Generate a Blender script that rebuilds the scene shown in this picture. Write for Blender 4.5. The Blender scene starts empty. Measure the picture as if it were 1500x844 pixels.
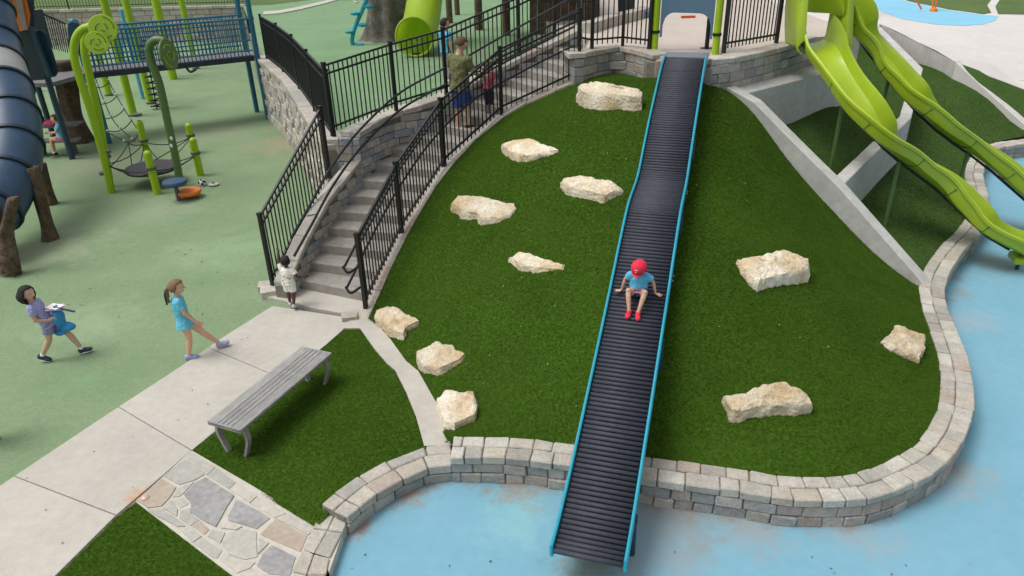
import bpy, bmesh, math, random
import numpy as np
from mathutils import Vector, Matrix, noise
from mathutils.geometry import delaunay_2d_cdt

random.seed(7)
S = bpy.context.scene
COL = S.collection

# ------------------------------------------------------------------ camera
F, CX, CY, CAMZ = 1050.0, 750.0, 422.0, 5.25
_d = np.array([50.0, 2078.0, F]); _d /= np.linalg.norm(_d)
_up = -_d
_fw = np.array([0, 0, 1.0]) - _up[2] * _up; _fw /= np.linalg.norm(_fw)
_rt = np.cross(_fw, _up)
if _rt[0] < 0: _rt = -_rt
BB = np.array([_rt, _fw, _up])
cd = bpy.data.cameras.new('camera'); cam = bpy.data.objects.new('camera', cd); COL.objects.link(cam)
cd.sensor_width = 36; cd.lens = 36 * F / 1500; cd.clip_start = .05; cd.clip_end = 2000
m = Matrix.Identity(4)
for i in range(3):
    m[i][0] = BB[i][0]; m[i][1] = -BB[i][1]; m[i][2] = -BB[i][2]
m.translation = (0, 0, CAMZ)
cam.matrix_world = m
S.camera = cam
S.render.resolution_x, S.render.resolution_y = 1024, 576

# ------------------------------------------------------------------ sky, sun, exposure (bright overcast)
SUN_EL, SUN_AZ = 64, 262       # high, from the left
w = bpy.data.worlds.new('World'); S.world = w; w.use_nodes = True
nt = w.node_tree; nt.nodes.clear()
sky = nt.nodes.new('ShaderNodeTexSky'); sky.sky_type = 'NISHITA'; sky.sun_disc = False
sky.sun_elevation = math.radians(SUN_EL); sky.sun_rotation = math.radians(SUN_AZ)
sky.air_density = 1.0; sky.dust_density = 4.0; sky.ozone_density = 1.0
hs = nt.nodes.new('ShaderNodeHueSaturation'); hs.inputs['Saturation'].default_value = .22
bg = nt.nodes.new('ShaderNodeBackground'); bg.inputs[1].default_value = .142
wo = nt.nodes.new('ShaderNodeOutputWorld')
nt.links.new(sky.outputs[0], hs.inputs['Color']); nt.links.new(hs.outputs[0], bg.inputs[0]); nt.links.new(bg.outputs[0], wo.inputs[0])
sd = bpy.data.lights.new('sun', 'SUN'); sd.energy = 1.25; sd.angle = math.radians(27); sd.color = (1, .97, .93)
sun = bpy.data.objects.new('sun', sd); COL.objects.link(sun)
az = math.radians(SUN_AZ)
sdir = Vector((math.sin(az) * math.cos(math.radians(SUN_EL)), math.cos(az) * math.cos(math.radians(SUN_EL)), math.sin(math.radians(SUN_EL))))
sun.rotation_euler = (-sdir).to_track_quat('-Z', 'Y').to_euler()
S.view_settings.view_transform = 'Standard'; S.view_settings.look = 'None'
S.view_settings.exposure = .22; S.view_settings.gamma = 1

# ------------------------------------------------------------------ helpers
def ray(x, y):
    return BB @ np.array([x - CX, y - CY, F])
def P(x, y, z):
    """survey point: the spot at height z that the photograph shows at pixel x, y"""
    d = ray(x, y); t = (z - CAMZ) / d[2]
    return Vector((d[0] * t, d[1] * t, z))
def on_plane(x, y, a, b):
    """the same on the vertical plane through plan points a, b"""
    d = ray(x, y); n = (-(b[1] - a[1]), b[0] - a[0])
    t = (n[0] * a[0] + n[1] * a[1]) / (n[0] * d[0] + n[1] * d[1])
    return Vector((d[0] * t, d[1] * t, d[2] * t + CAMZ))
def at_Y(x, y, Y):
    d = ray(x, y); t = Y / d[1]
    return Vector((d[0] * t, Y, d[2] * t + CAMZ))

def tag(o, label=None, cat=None, group=None, kind=None):
    if label: o['label'] = label
    if cat: o['category'] = cat
    if group: o['group'] = group
    if kind: o['kind'] = kind
    return o
def thing(name, label, cat, loc=(0, 0, 0), group=None):
    o = bpy.data.objects.new(name, None); COL.objects.link(o); o.location = loc
    o.empty_display_size = .1
    return tag(o, label, cat, group)
def setting(name, loc=(0, 0, 0)):
    o = bpy.data.objects.new(name, None); COL.objects.link(o); o.location = loc
    return tag(o, kind='structure')
_off = {}
def put(o, parent):
    COL.objects.link(o)
    if parent is not None:
        o.parent = parent
        if parent not in _off: _off[parent] = Vector(parent.location) if parent.parent is None else _off[parent.parent]
        # children are built in world coordinates under unrotated parents
        if parent.parent is None: o.location = Vector(o.location) - Vector(parent.location)
        else:
            q = Vector((0, 0, 0)); p = parent
            while p is not None:
                q += Vector(p.location); p = p.parent
            o.location = Vector(o.location) - q
    return o

class MB:
    def __init__(s): s.v = []; s.f = []
    def add(s, vs, fs):
        n = len(s.v); s.v += [tuple(v) for v in vs]; s.f += [tuple(i + n for i in f) for f in fs]; return s
    def box(s, c, size, rz=0, mat=None):
        c = Vector(c); h = Vector(size) / 2
        R = mat if mat is not None else Matrix.Rotation(rz, 3, 'Z')
        vs = [c + R @ Vector((x * h.x, y * h.y, z * h.z)) for x in (-1, 1) for y in (-1, 1) for z in (-1, 1)]
        return s.add(vs, [(0, 1, 3, 2), (4, 6, 7, 5), (0, 4, 5, 1), (2, 3, 7, 6), (0, 2, 6, 4), (1, 5, 7, 3)])
    def bar(s, a, b, w, h, up=(0, 0, 1)):
        a = Vector(a); b = Vector(b); x = (b - a).normalized(); up = Vector(up)
        y = up.cross(x)
        if y.length < 1e-4: y = Vector((0, 1, 0)).cross(x)
        y.normalize(); z = x.cross(y)
        R = Matrix((x, y, z)).transposed()
        return s.box((a + b) / 2, ((b - a).length, w, h), mat=R)
    def tube(s, pts, r, n=8, caps=True, closed=False):
        pts = [Vector(p) for p in pts]; N = len(pts)
        rs = r if isinstance(r, (list, tuple)) else [r] * N
        tans = []
        for i in range(N):
            if closed: t = pts[(i + 1) % N] - pts[i - 1]
            else: t = pts[min(i + 1, N - 1)] - pts[max(i - 1, 0)]
            tans.append(t.normalized())
        nrm = tans[0].orthogonal().normalized(); vs = []
        for i in range(N):
            nrm = (nrm - tans[i] * nrm.dot(tans[i])).normalized(); bi = tans[i].cross(nrm)
            for k in range(n):
                a = 2 * math.pi * k / n
                vs.append(pts[i] + (nrm * math.cos(a) + bi * math.sin(a)) * rs[i])
        fs = []
        for i in range(N if closed else N - 1):
            j = (i + 1) % N
            for k in range(n):
                fs.append((i * n + k, i * n + (k + 1) % n, j * n + (k + 1) % n, j * n + k))
        if caps and not closed:
            fs.append(tuple(range(n - 1, -1, -1))); fs.append(tuple((N - 1) * n + k for k in range(n)))
        return s.add(vs, fs)
    def lathe(s, prof, c=(0, 0, 0), n=24, axis=None):
        c = Vector(c); Q = Vector((0, 0, 1)).rotation_difference(Vector(axis)).to_matrix() if axis is not None else Matrix.Identity(3)
        vs = []; fs = []
        for (r, z) in prof:
            for k in range(n):
                a = 2 * math.pi * k / n; vs.append(c + Q @ Vector((r * math.cos(a), r * math.sin(a), z)))
        for i in range(len(prof) - 1):
            for k in range(n):
                fs.append((i * n + k, i * n + (k + 1) % n, (i + 1) * n + (k + 1) % n, (i + 1) * n + k))
        fs.append(tuple(range(n - 1, -1, -1))); fs.append(tuple((len(prof) - 1) * n + k for k in range(n)))
        return s.add(vs, fs)
    def prism(s, poly, z0, z1):
        """poly: plan points; z0 / z1 numbers or per-point lists"""
        n = len(poly); a0 = z0 if isinstance(z0, (list, tuple)) else [z0] * n; a1 = z1 if isinstance(z1, (list, tuple)) else [z1] * n
        area = sum(poly[i][0] * poly[(i + 1) % n][1] - poly[(i + 1) % n][0] * poly[i][1] for i in range(n))
        idx = list(range(n)) if area > 0 else list(range(n - 1, -1, -1))
        vs = [(poly[i][0], poly[i][1], a0[i]) for i in idx] + [(poly[i][0], poly[i][1], a1[i]) for i in idx]
        fs = [tuple(range(n - 1, -1, -1)), tuple(range(n, 2 * n))] + [(i, (i + 1) % n, n + (i + 1) % n, n + i) for i in range(n)]
        return s.add(vs, fs)
    def ball(s, c, r, n=12, sc=(1, 1, 1), R=None):
        c = Vector(c); R = R or Matrix.Identity(3); h = n // 2; vs = [c + R @ Vector((0, 0, r * sc[2]))]; fs = []
        for i in range(1, h):
            t = math.pi * i / h
            for k in range(n):
                a = 2 * math.pi * k / n
                vs.append(c + R @ Vector((r * sc[0] * math.sin(t) * math.cos(a), r * sc[1] * math.sin(t) * math.sin(a), r * sc[2] * math.cos(t))))
        vs.append(c + R @ Vector((0, 0, -r * sc[2])))
        for k in range(n): fs.append((0, 1 + k, 1 + (k + 1) % n))
        for i in range(h - 2):
            for k in range(n): fs.append((1 + i * n + k, 1 + (i + 1) * n + k, 1 + (i + 1) * n + (k + 1) % n, 1 + i * n + (k + 1) % n))
        b = 1 + (h - 2) * n
        for k in range(n): fs.append((b + k, len(vs) - 1, b + (k + 1) % n))
        return s.add(vs, fs)
    def mesh(s, name):
        me = bpy.data.meshes.new(name); me.from_pydata(s.v, [], s.f); me.update(); return me
    def build(s, name, mat, parent=None, smooth=False, bevel=0, recalc=True):
        me = s.mesh(name)
        if recalc or bevel:
            bm = bmesh.new(); bm.from_mesh(me)
            if bevel: bmesh.ops.bevel(bm, geom=bm.edges[:], offset=bevel, segments=1, affect='EDGES')
            if recalc: bmesh.ops.recalc_face_normals(bm, faces=bm.faces[:])
            bm.to_mesh(me); bm.free()
        return obj(name, me, mat, parent, smooth)
def obj(name, me, mat, parent=None, smooth=False):
    if mat is not None and not me.materials: me.materials.append(mat)
    if smooth:
        for p in me.polygons: p.use_smooth = True
        if smooth != 'all':
            try: me.set_sharp_from_angle(angle=math.radians(42))
            except Exception: pass
    o = bpy.data.objects.new(name, me)
    return put(o, parent)

def spline(pts, n=8):
    """Catmull-Rom through points (any dimension)"""
    pts = [np.array(p, float) for p in pts]; out = []
    for i in range(len(pts) - 1):
        p0 = pts[i - 1] if i else 2 * pts[0] - pts[1]; p1, p2 = pts[i], pts[i + 1]
        p3 = pts[i + 2] if i + 2 < len(pts) else 2 * pts[-1] - pts[-2]
        for k in range(n):
            t = k / n
            out.append(.5 * (2 * p1 + (p2 - p0) * t + (2 * p0 - 5 * p1 + 4 * p2 - p3) * t * t + (3 * p1 - p0 - 3 * p2 + p3) * t ** 3))
    out.append(pts[-1]); return [Vector(o) for o in out]
class Path:
    """arc-length parametrised polyline"""
    def __init__(s, pts):
        s.p = [Vector(p) for p in pts]; s.s = [0]
        for a, b in zip(s.p, s.p[1:]): s.s.append(s.s[-1] + (b - a).length)
        s.L = s.s[-1]
    def at(s, d):
        d = max(0, min(s.L, d))
        i = int(np.searchsorted(s.s, d, 'right')) - 1; i = max(0, min(i, len(s.p) - 2))
        t = (d - s.s[i]) / max(1e-9, s.s[i + 1] - s.s[i]); return s.p[i].lerp(s.p[i + 1], t)
    def tan(s, d, e=.05):
        return (s.at(d + e) - s.at(d - e)).normalized()
def tps(pts):
    """thin-plate height field through x, y, z points"""
    A = np.array(pts, float); n = len(A); X = A[:, :2]
    def U(r2): return np.where(r2 > 1e-12, r2 * np.log(np.maximum(r2, 1e-12)), 0)
    K = U(((X[:, None] - X[None]) ** 2).sum(-1)) + np.eye(n) * .02
    Q = np.hstack([np.ones((n, 1)), X]); M_ = np.zeros((n + 3, n + 3)); M_[:n, :n] = K; M_[:n, n:] = Q; M_[n:, :n] = Q.T
    wv = np.linalg.solve(M_, np.concatenate([A[:, 2], np.zeros(3)]))
    def f(x, y):
        r2 = (X[:, 0] - x) ** 2 + (X[:, 1] - y) ** 2
        return float(U(r2) @ wv[:n] + wv[n] + wv[n + 1] * x + wv[n + 2] * y)
    return f
def sheet_mesh(name, poly, zf, step):
    """plan polygon filled with a regular net of points, lifted to zf(x, y)"""
    pl = []
    n = len(poly)
    for i in range(n):
        a = Vector(poly[i][:2]); b = Vector(poly[(i + 1) % n][:2]); k = max(1, int((b - a).length / step))
        for j in range(k): pl.append(a.lerp(b, j / k))
    xs = [p.x for p in pl]; ys = [p.y for p in pl]; pts = list(pl); nb = len(pl)
    P2 = np.array([[p.x, p.y] for p in pl]); Q2 = np.roll(P2, -1, 0)
    x = min(xs) + step * .37
    while x < max(xs):
        y = min(ys) + step * .41
        while y < max(ys):
            # inside test
            c = ((P2[:, 1] > y) != (Q2[:, 1] > y)) & (x < (Q2[:, 0] - P2[:, 0]) * (y - P2[:, 1]) / (Q2[:, 1] - P2[:, 1] + 1e-12) + P2[:, 0])
            if c.sum() % 2 and np.min((P2[:, 0] - x) ** 2 + (P2[:, 1] - y) ** 2) > (step * .45) ** 2: pts.append(Vector((x, y)))
            y += step
        x += step
    vs, es, fs, *_ = delaunay_2d_cdt(pts, [(i, (i + 1) % nb) for i in range(nb)], [], 1, 1e-5)
    me = bpy.data.meshes.new(name)
    me.from_pydata([(v.x, v.y, zf(v.x, v.y)) for v in vs], [], [tuple(f) for f in fs]); me.update()
    if len(me.polygons) and sum(p.normal.z for p in me.polygons) < 0: me.flip_normals()
    return me

# ------------------------------------------------------------------ materials
def lin(r, g, b):
    return tuple((c / 255 / 12.92 if c / 255 <= .04045 else ((c / 255 + .055) / 1.055) ** 2.4) for c in (r, g, b))
def scl(c, k): return tuple(min(1, x * k) for x in c[:3]) + (1,)
def mat(name, col, rough=.6, var=.12, scale=5, bump=0, bscale=60, metal=0, spec=.5, objvar=0, col2=None, scale2=None, palette=None, stretch=None, stains_and_shade=None, coat=0, detail=6, speck=0):
    m = bpy.data.materials.new(name); m.use_nodes = True; t = m.node_tree; N = t.nodes; L = t.links
    b = N['Principled BSDF']; b.inputs['Roughness'].default_value = rough; b.inputs['Metallic'].default_value = metal
    b.inputs['Specular IOR Level'].default_value = spec; b.inputs['Coat Weight'].default_value = coat
    g = N.new('ShaderNodeNewGeometry'); vec = g.outputs['Position']
    if stretch:
        tc = N.new('ShaderNodeTexCoord'); mp = N.new('ShaderNodeMapping'); mp.inputs['Scale'].default_value = stretch
        L.new(tc.outputs['Object'], mp.inputs[0]); vec = mp.outputs[0]
    n1 = N.new('ShaderNodeTexNoise'); n1.inputs['Scale'].default_value = scale; n1.inputs['Detail'].default_value = detail; n1.inputs['Roughness'].default_value = .6
    L.new(vec, n1.inputs['Vector'])
    def mix(fac, a, bb, mode='MIX', f=None):
        x = N.new('ShaderNodeMix'); x.data_type = 'RGBA'; x.blend_type = mode
        for s_, v in ((6, a), (7, bb)):
            if isinstance(v, tuple): x.inputs[s_].default_value = v if len(v) == 4 else v + (1,)
            else: L.new(v, x.inputs[s_])
        if isinstance(fac, (int, float)): x.inputs[0].default_value = fac
        else: L.new(fac, x.inputs[0])
        return x.outputs[2]
    def ramp(src, lo, hi, c0=(0, 0, 0, 1), c1=(1, 1, 1, 1)):
        r_ = N.new('ShaderNodeValToRGB'); r_.color_ramp.elements[0].position = lo; r_.color_ramp.elements[1].position = hi
        r_.color_ramp.elements[0].color = c0; r_.color_ramp.elements[1].color = c1; L.new(src, r_.inputs[0]); return r_.outputs[0]
    base = None
    if palette:
        oi = N.new('ShaderNodeObjectInfo'); r_ = N.new('ShaderNodeValToRGB'); r_.color_ramp.interpolation = 'CONSTANT'
        els = r_.color_ramp.elements
        for i, c in enumerate(palette):
            e = els[i] if i < 2 else els.new(i / len(palette))
            e.position = i / len(palette); e.color = tuple(c[:3]) + (1,)
        L.new(oi.outputs['Random'], r_.inputs[0])
        k = mix(ramp(n1.outputs[0], .3, .7), (1 - var,) * 3, (1 + var,) * 3)
        base = mix(1, r_.outputs[0], k, 'MULTIPLY')
    else:
        c1 = col2 if col2 else scl(col, 1 + var); c0 = col if col2 else scl(col, 1 - var)
        base = mix(ramp(n1.outputs[0], .32, .68), c0, c1)
    if objvar:
        oi = N.new('ShaderNodeObjectInfo'); mr = N.new('ShaderNodeMapRange'); mr.inputs[3].default_value = 1 - objvar; mr.inputs[4].default_value = 1 + objvar
        L.new(oi.outputs['Random'], mr.inputs[0]); base = mix(1, base, mr.outputs[0], 'MULTIPLY')
    if scale2:
        n2 = N.new('ShaderNodeTexNoise'); n2.inputs['Scale'].default_value = scale2; n2.inputs['Detail'].default_value = 4; L.new(vec, n2.inputs['Vector'])
        base = mix(1, base, mix(ramp(n2.outputs[0], .3, .7), (1 - var,) * 3, (1 + var,) * 3), 'MULTIPLY')
    if speck:
        n3 = N.new('ShaderNodeTexNoise'); n3.inputs['Scale'].default_value = speck; n3.inputs['Detail'].default_value = 2; L.new(vec, n3.inputs['Vector'])
        base = mix(1, base, mix(ramp(n3.outputs[0], .35, .65), (.93,) * 3, (1.07,) * 3), 'MULTIPLY')
    for (sx, sy, rad, c, amt) in (stains_and_shade or []):
        v = N.new('ShaderNodeVectorMath'); v.operation = 'SUBTRACT'; v.inputs[1].default_value = (sx, sy, 0); L.new(g.outputs['Position'], v.inputs[0])
        sp = N.new('ShaderNodeVectorMath'); sp.operation = 'MULTIPLY'; sp.inputs[1].default_value = (1, 1, 0); L.new(v.outputs[0], sp.inputs[0])
        ln = N.new('ShaderNodeVectorMath'); ln.operation = 'LENGTH'; L.new(sp.outputs[0], ln.inputs[0])
        d = N.new('ShaderNodeMath'); d.operation = 'DIVIDE'; d.inputs[1].default_value = rad; L.new(ln.outputs['Value'], d.inputs[0])
        ns = N.new('ShaderNodeTexNoise'); ns.inputs['Scale'].default_value = 3.2 / max(rad, .3); ns.inputs['Detail'].default_value = 9; ns.inputs['Roughness'].default_value = .72; L.new(g.outputs['Position'], ns.inputs['Vector'])
        a = N.new('ShaderNodeMath'); a.operation = 'MULTIPLY_ADD'; a.inputs[1].default_value = 2.4; L.new(ns.outputs[0], a.inputs[0]); L.new(d.outputs[0], a.inputs[2])
        fac = ramp(a.outputs[0], .0, 1, (amt,) * 3 + (1,), (0, 0, 0, 1))
        # fac falls from amt (inside) to nothing (outside)
        r_ = fac.node.color_ramp; r_.elements[0].position = .66; r_.elements[1].position = 1.06
        mr = N.new('ShaderNodeMath'); mr.operation = 'MULTIPLY'; mr.inputs[1].default_value = .5; L.new(a.outputs[0], mr.inputs[0])
        L.new(mr.outputs[0], fac.node.inputs[0])
        base = mix(fac, base, tuple(c[:3]) + (1,))
    L.new(base, b.inputs['Base Color'])
    if bump:
        nb = N.new('ShaderNodeTexNoise'); nb.inputs['Scale'].default_value = bscale; nb.inputs['Detail'].default_value = 5; L.new(vec, nb.inputs['Vector'])
        bp = N.new('ShaderNodeBump'); bp.inputs['Strength'].default_value = .9; bp.inputs['Distance'].default_value = bump
        L.new(nb.outputs[0], bp.inputs['Height']); L.new(bp.outputs[0], b.inputs['Normal'])
    return m
POOLZ, WTOP, TERR, DECK = -.10, .26, 1.75, 3.15
BR = lin(150, 118, 92)
M = {}
M['rubber_green'] = mat('rubber_green', (.180, .262, .142), .9, .05, .7, .003, 60, col2=(.220, .298, .172), scale2=9, speck=26, spec=.15,
    stains_and_shade=[(P(127, 556, 0).x, P(127, 556, 0).y, .3, (.19, .31, .16), .8), (-8.7, 12.4, 1.6, (.36, .40, .27), .5), (-7.5, 14.5, 1.5, (.33, .36, .26), .35), (-6.2, 19.5, 1.6, (.33, .27, .19), .6), (-8.6, 21, 1.8, (.32, .33, .22), .5), (-6.4, 9.6, 1.2, (.33, .42, .27), .4), (-5.2, 12.2, 1.5, (.30, .42, .25), .4), (-10.5, 18, 2.2, (.25, .25, .17), .6)])
M['rubber_upper'] = mat('rubber_upper', (.165, .275, .145), .9, .05, .6, .002, 180, col2=(.20, .308, .172), spec=.15, scale2=3, stains_and_shade=[(-1, 22, 3.5, (.15, .2, .13), .6)])  # large dark patch paints overhead shade into the terrace colour
M['rubber_blue'] = mat('rubber_blue', (.170, .370, .470), .8, .035, .9, .0025, 220, col2=(.20, .40, .50), spec=.25, scale2=8,
    stains_and_shade=[(P(760, 712, -.1).x, P(760, 712, -.1).y, .5, BR, .75), (P(600, 722, -.1).x, P(600, 722, -.1).y, .35, BR, .8), (P(990, 755, -.1).x, P(990, 755, -.1).y, .7, BR, .6), (P(1100, 775, -.1).x, P(1100, 775, -.1).y, .55, lin(150, 150, 150), .7),
            (P(860, 825, -.1).x, P(860, 825, -.1).y, .5, lin(120, 125, 105), .8), (P(1250, 775, -.1).x, P(1250, 775, -.1).y, .6, lin(150, 160, 165), .6), (P(1400, 700, -.1).x, P(1400, 700, -.1).y, .6, lin(165, 150, 135), .4), (P(520, 770, -.1).x, P(520, 770, -.1).y, .3, BR, .8), (P(960, 790, -.1).x, P(960, 790, -.1).y, .8, lin(140, 155, 160), .8),
            (P(1455, 385, -.1).x, P(1455, 385, -.1).y, .7, lin(140, 150, 155), .8), (P(1470, 325, -.1).x, P(1470, 325, -.1).y, .6, lin(130, 150, 165), .7), (P(1420, 470, -.1).x, P(1420, 470, -.1).y, .6, lin(150, 165, 175), .6), (P(1410, 430, -.1).x, P(1410, 430, -.1).y, .3, BR, .4), (P(760, 760, -.1).x, P(760, 760, -.1).y, .6, lin(140, 190, 190), .5)] + [(P(x, y, -.1).x, P(x, y, -.1).y, r, BR, a) for x, y, r, a in ((1335, 731, .2, .45), (1290, 753, .22, .5), (1238, 766, .24, .5), (1180, 766, .2, .4), (1130, 762, .22, .55), (1070, 753, .24, .5), (1010, 741, .26, .55), (955, 731, .24, .6), (800, 707, .2, .6), (735, 703, .2, .55), (690, 702, .2, .5), (640, 706, .2, .5), (560, 737, .2, .6), (1398, 686, .2, .35), (1388, 440, .2, .4), (1402, 408, .22, .35))])
M['pad_far'] = mat('pad_far', (.22, .52, .70), .7, .05, 1)
M['concrete'] = mat('concrete', (.47, .44, .385), .8, .06, 1.3, .0015, 160, scale2=9, objvar=.03, speck=70, stains_and_shade=[(P(205, 728, 0).x, P(205, 728, 0).y, .22, lin(190, 140, 95), .8)])
M['concrete_white'] = mat('concrete_white', (.60, .57, .54), .8, .04, .8, .001, 120, scale2=5)
M['concrete_deck'] = mat('concrete_deck', (.50, .43, .37), .8, .05, 1.0, .001, 120, scale2=6)
M['concrete_wall'] = mat('concrete_wall', (.48, .47, .44), .8, .10, 1.6, .002, 90, scale2=9)
M['step'] = mat('step', (.30, .28, .245), .85, .13, 2.5, .002, 90, scale2=11, objvar=.05, stains_and_shade=[(-2.3, 13.5, .3, lin(150, 105, 60), .6)])
M['wall_stone'] = mat('wall_stone', (.4, .38, .34), .85, .16, 9, .012, 26, palette=[(.38, .355, .305), (.33, .31, .27), (.30, .29, .265), (.36, .33, .28), (.27, .265, .25), (.37, .32, .28), (.41, .385, .34), (.25, .25, .24), (.34, .28, .24), (.31, .30, .285)], scale2=40)
M['cap_stone'] = mat('cap_stone', (.5, .46, .4), .85, .14, 7, .010, 30, palette=[(.45, .425, .37), (.41, .38, .33), (.43, .395, .335), (.38, .355, .31), (.44, .405, .35), (.41, .365, .30), (.48, .455, .395), (.35, .335, .295), (.38, .32, .265), (.42, .395, .34), (.32, .295, .255), (.45, .41, .34)], scale2=36)
M['grey_stone'] = mat('grey_stone', (.35, .35, .34), .85, .2, 10, .014, 24, palette=[(.33, .34, .35), (.28, .29, .31), (.38, .37, .35), (.30, .30, .29), (.42, .40, .36), (.34, .31, .26), (.26, .28, .31), (.40, .38, .34)], scale2=45)
M['mortar'] = mat('mortar', (.19, .175, .15), .9, .2, 12, .004, 60)
M['grout'] = mat('grout', (.52, .49, .42), .9, .1, 8, .004, 80)
M['rough_wall'] = mat('rough_wall', (.42, .39, .34), .9, .2, 10, .015, 22, palette=[(.45, .42, .36), (.38, .35, .30), (.50, .46, .40), (.34, .31, .27), (.44, .39, .32), (.40, .38, .35)], scale2=40)
M['flag'] = mat('flag', (.42, .42, .41), .8, .1, 6, .004, 40, palette=[(.43, .41, .36), (.38, .37, .335), (.47, .44, .375), (.41, .395, .35), (.48, .455, .39)], scale2=22)
M['flag_blue'] = mat('flag_blue', (.30, .295, .29), .75, .16, 5, .003, 40, scale2=18)
M['flag_brown'] = mat('flag_brown', (.40, .33, .26), .8, .1, 6, .003, 40, scale2=20)
M['boulder'] = mat('boulder', (.50, .37, .20), .9, .12, 2.6, .03, 24, col2=(.70, .645, .53), scale2=17, objvar=.13, speck=30)
M['turf'] = mat('turf', (.050, .106, .010), .9, .12, 1.2, .006, 140, scale2=60, spec=.04)
def blade_mat(name, ca, cb):
    return mat(name, ca, .85, .12, .7, col2=cb, scale2=4, spec=.04)
M['blade'] = blade_mat('blade', (.050, .107, .011), (.074, .143, .017))
def soft_normals(m):
    """short pile: shade blades mostly with the lawn's own upward normal"""
    t = m.node_tree; g = t.nodes.new('ShaderNodeNewGeometry'); a = t.nodes.new('ShaderNodeVectorMath'); a.operation = 'MULTIPLY'; a.inputs[1].default_value = (.3, .3, .3)
    b = t.nodes.new('ShaderNodeVectorMath'); b.operation = 'ADD'; b.inputs[1].default_value = (0, 0, .8); c = t.nodes.new('ShaderNodeVectorMath'); c.operation = 'NORMALIZE'
    t.links.new(g.outputs['Normal'], a.inputs[0]); t.links.new(a.outputs[0], b.inputs[0]); t.links.new(b.outputs[0], c.inputs[0]); t.links.new(c.outputs[0], t.nodes['Principled BSDF'].inputs['Normal'])
soft_normals(M['blade'])
M['blade_far'] = mat('blade_far', (.030, .075, .007), .9, .15, 1.0, .008, 90, col2=(.045, .095, .010), scale2=14)
M['lawn_far'] = mat('lawn_far', (.06, .115, .02), .9, .2, .6, .01, 60, col2=(.09, .15, .03), scale2=9)
M['iron'] = mat('iron', (.0085, .009, .011), .42, .2, 20, spec=.5)
M['mesh_black'] = mat('mesh_black', (.012, .013, .018), .6, .15, 60)
M['roller'] = mat('roller', (.044, .047, .062), .62, .15, 14, spec=.3, objvar=.10)
M['cyan_paint'] = mat('cyan_paint', (.014, .30, .41), .4, .08, 6, spec=.5)
M['lime'] = mat('lime', (.33, .455, .022), .34, .07, 2.2, spec=.5, scale2=.9)
M['lime_thin'] = mat('lime_thin', (.36, .52, .015), .35, .05, 2)
_t = M['lime_thin'].node_tree; _tr = _t.nodes.new('ShaderNodeBsdfTranslucent'); _tr.inputs[0].default_value = (.5, .7, .03, 1); _mx = _t.nodes.new('ShaderNodeMixShader'); _mx.inputs[0].default_value = .3
_t.links.new(_t.nodes['Principled BSDF'].outputs[0], _mx.inputs[1]); _t.links.new(_tr.outputs[0], _mx.inputs[2]); _t.links.new(_mx.outputs[0], _t.nodes['Material Output'].inputs[0])
M['lime_post'] = mat('lime_post', (.30, .47, .008), .35, .06, 4)
M['olive'] = mat('olive', (.085, .155, .040), .45, .1, 4)
M['teal'] = mat('teal', (.015, .135, .22), .4, .1, 5)
M['dark_blue'] = mat('dark_blue', (.012, .045, .075), .45, .12, 5)
M['navy_panel'] = mat('navy_panel', (.010, .022, .035), .5, .12, 5)
M['tube_blue'] = mat('tube_blue', (.024, .060, .115), .4, .1, 2.5, scale2=8)
M['tube_grey'] = mat('tube_grey', (.30, .30, .30), .45, .08, 3)
M['slate_blue'] = mat('slate_blue', (.085, .16, .235), .5, .06, 4)
M['orange'] = mat('orange', (.72, .17, .012), .45, .08, 4)
M['rope'] = mat('rope', (.02, .022, .025), .8, .2, 60)
M['white_clip'] = mat('white_clip', (.7, .7, .68), .5, .05, 10)
M['grey_clamp'] = mat('grey_clamp', (.10, .10, .105), .5, .1, 20)
M['net_disc'] = mat('net_disc', (.045, .042, .048), .7, .2, 30, .003, 90)
M['deck_vinyl'] = mat('deck_vinyl', (.16, .15, .16), .7, .12, 20, .002, 60)
M['sky_blue'] = mat('sky_blue', (.08, .37, .56), .45, .06, 5)
M['bark'] = mat('bark', (.055, .034, .02), .9, .3, 7, .02, 30, col2=(.14, .095, .06), scale2=30)
M['bark_grey'] = mat('bark_grey', (.075, .066, .056), .9, .3, 3, .03, 16, col2=(.19, .17, .145), scale2=14)
M['weathered'] = mat('weathered', (.20, .195, .185), .75, .18, 3, .002, 30, col2=(.36, .355, .34), stretch=(2.2, 26, 26), objvar=.1)
M['steel'] = mat('steel', (.23, .24, .25), .4, .1, 20, metal=.7)
M['plate'] = mat('plate', (.19, .20, .22), .4, .1, 10, metal=.3)
M['sign_red'] = mat('sign_red', (.6, .08, .03), .5, .05, 5)

# ================================================================== THE SETTING: ground, paths, lawns
def struct(name, me, m):
    return tag(obj(name, me, m), kind='structure')
def flat(name, poly, z, m, step=2.0):
    return struct(name, sheet_mesh(name, poly, lambda x, y: z, step), m)
V2 = lambda p: (p[0], p[1])

struct('ground', sheet_mesh('ground', [(-400, -40), (400, -40), (400, 700), (-400, 700)], lambda x, y: -.6, 60), M['lawn_far'])
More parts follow.
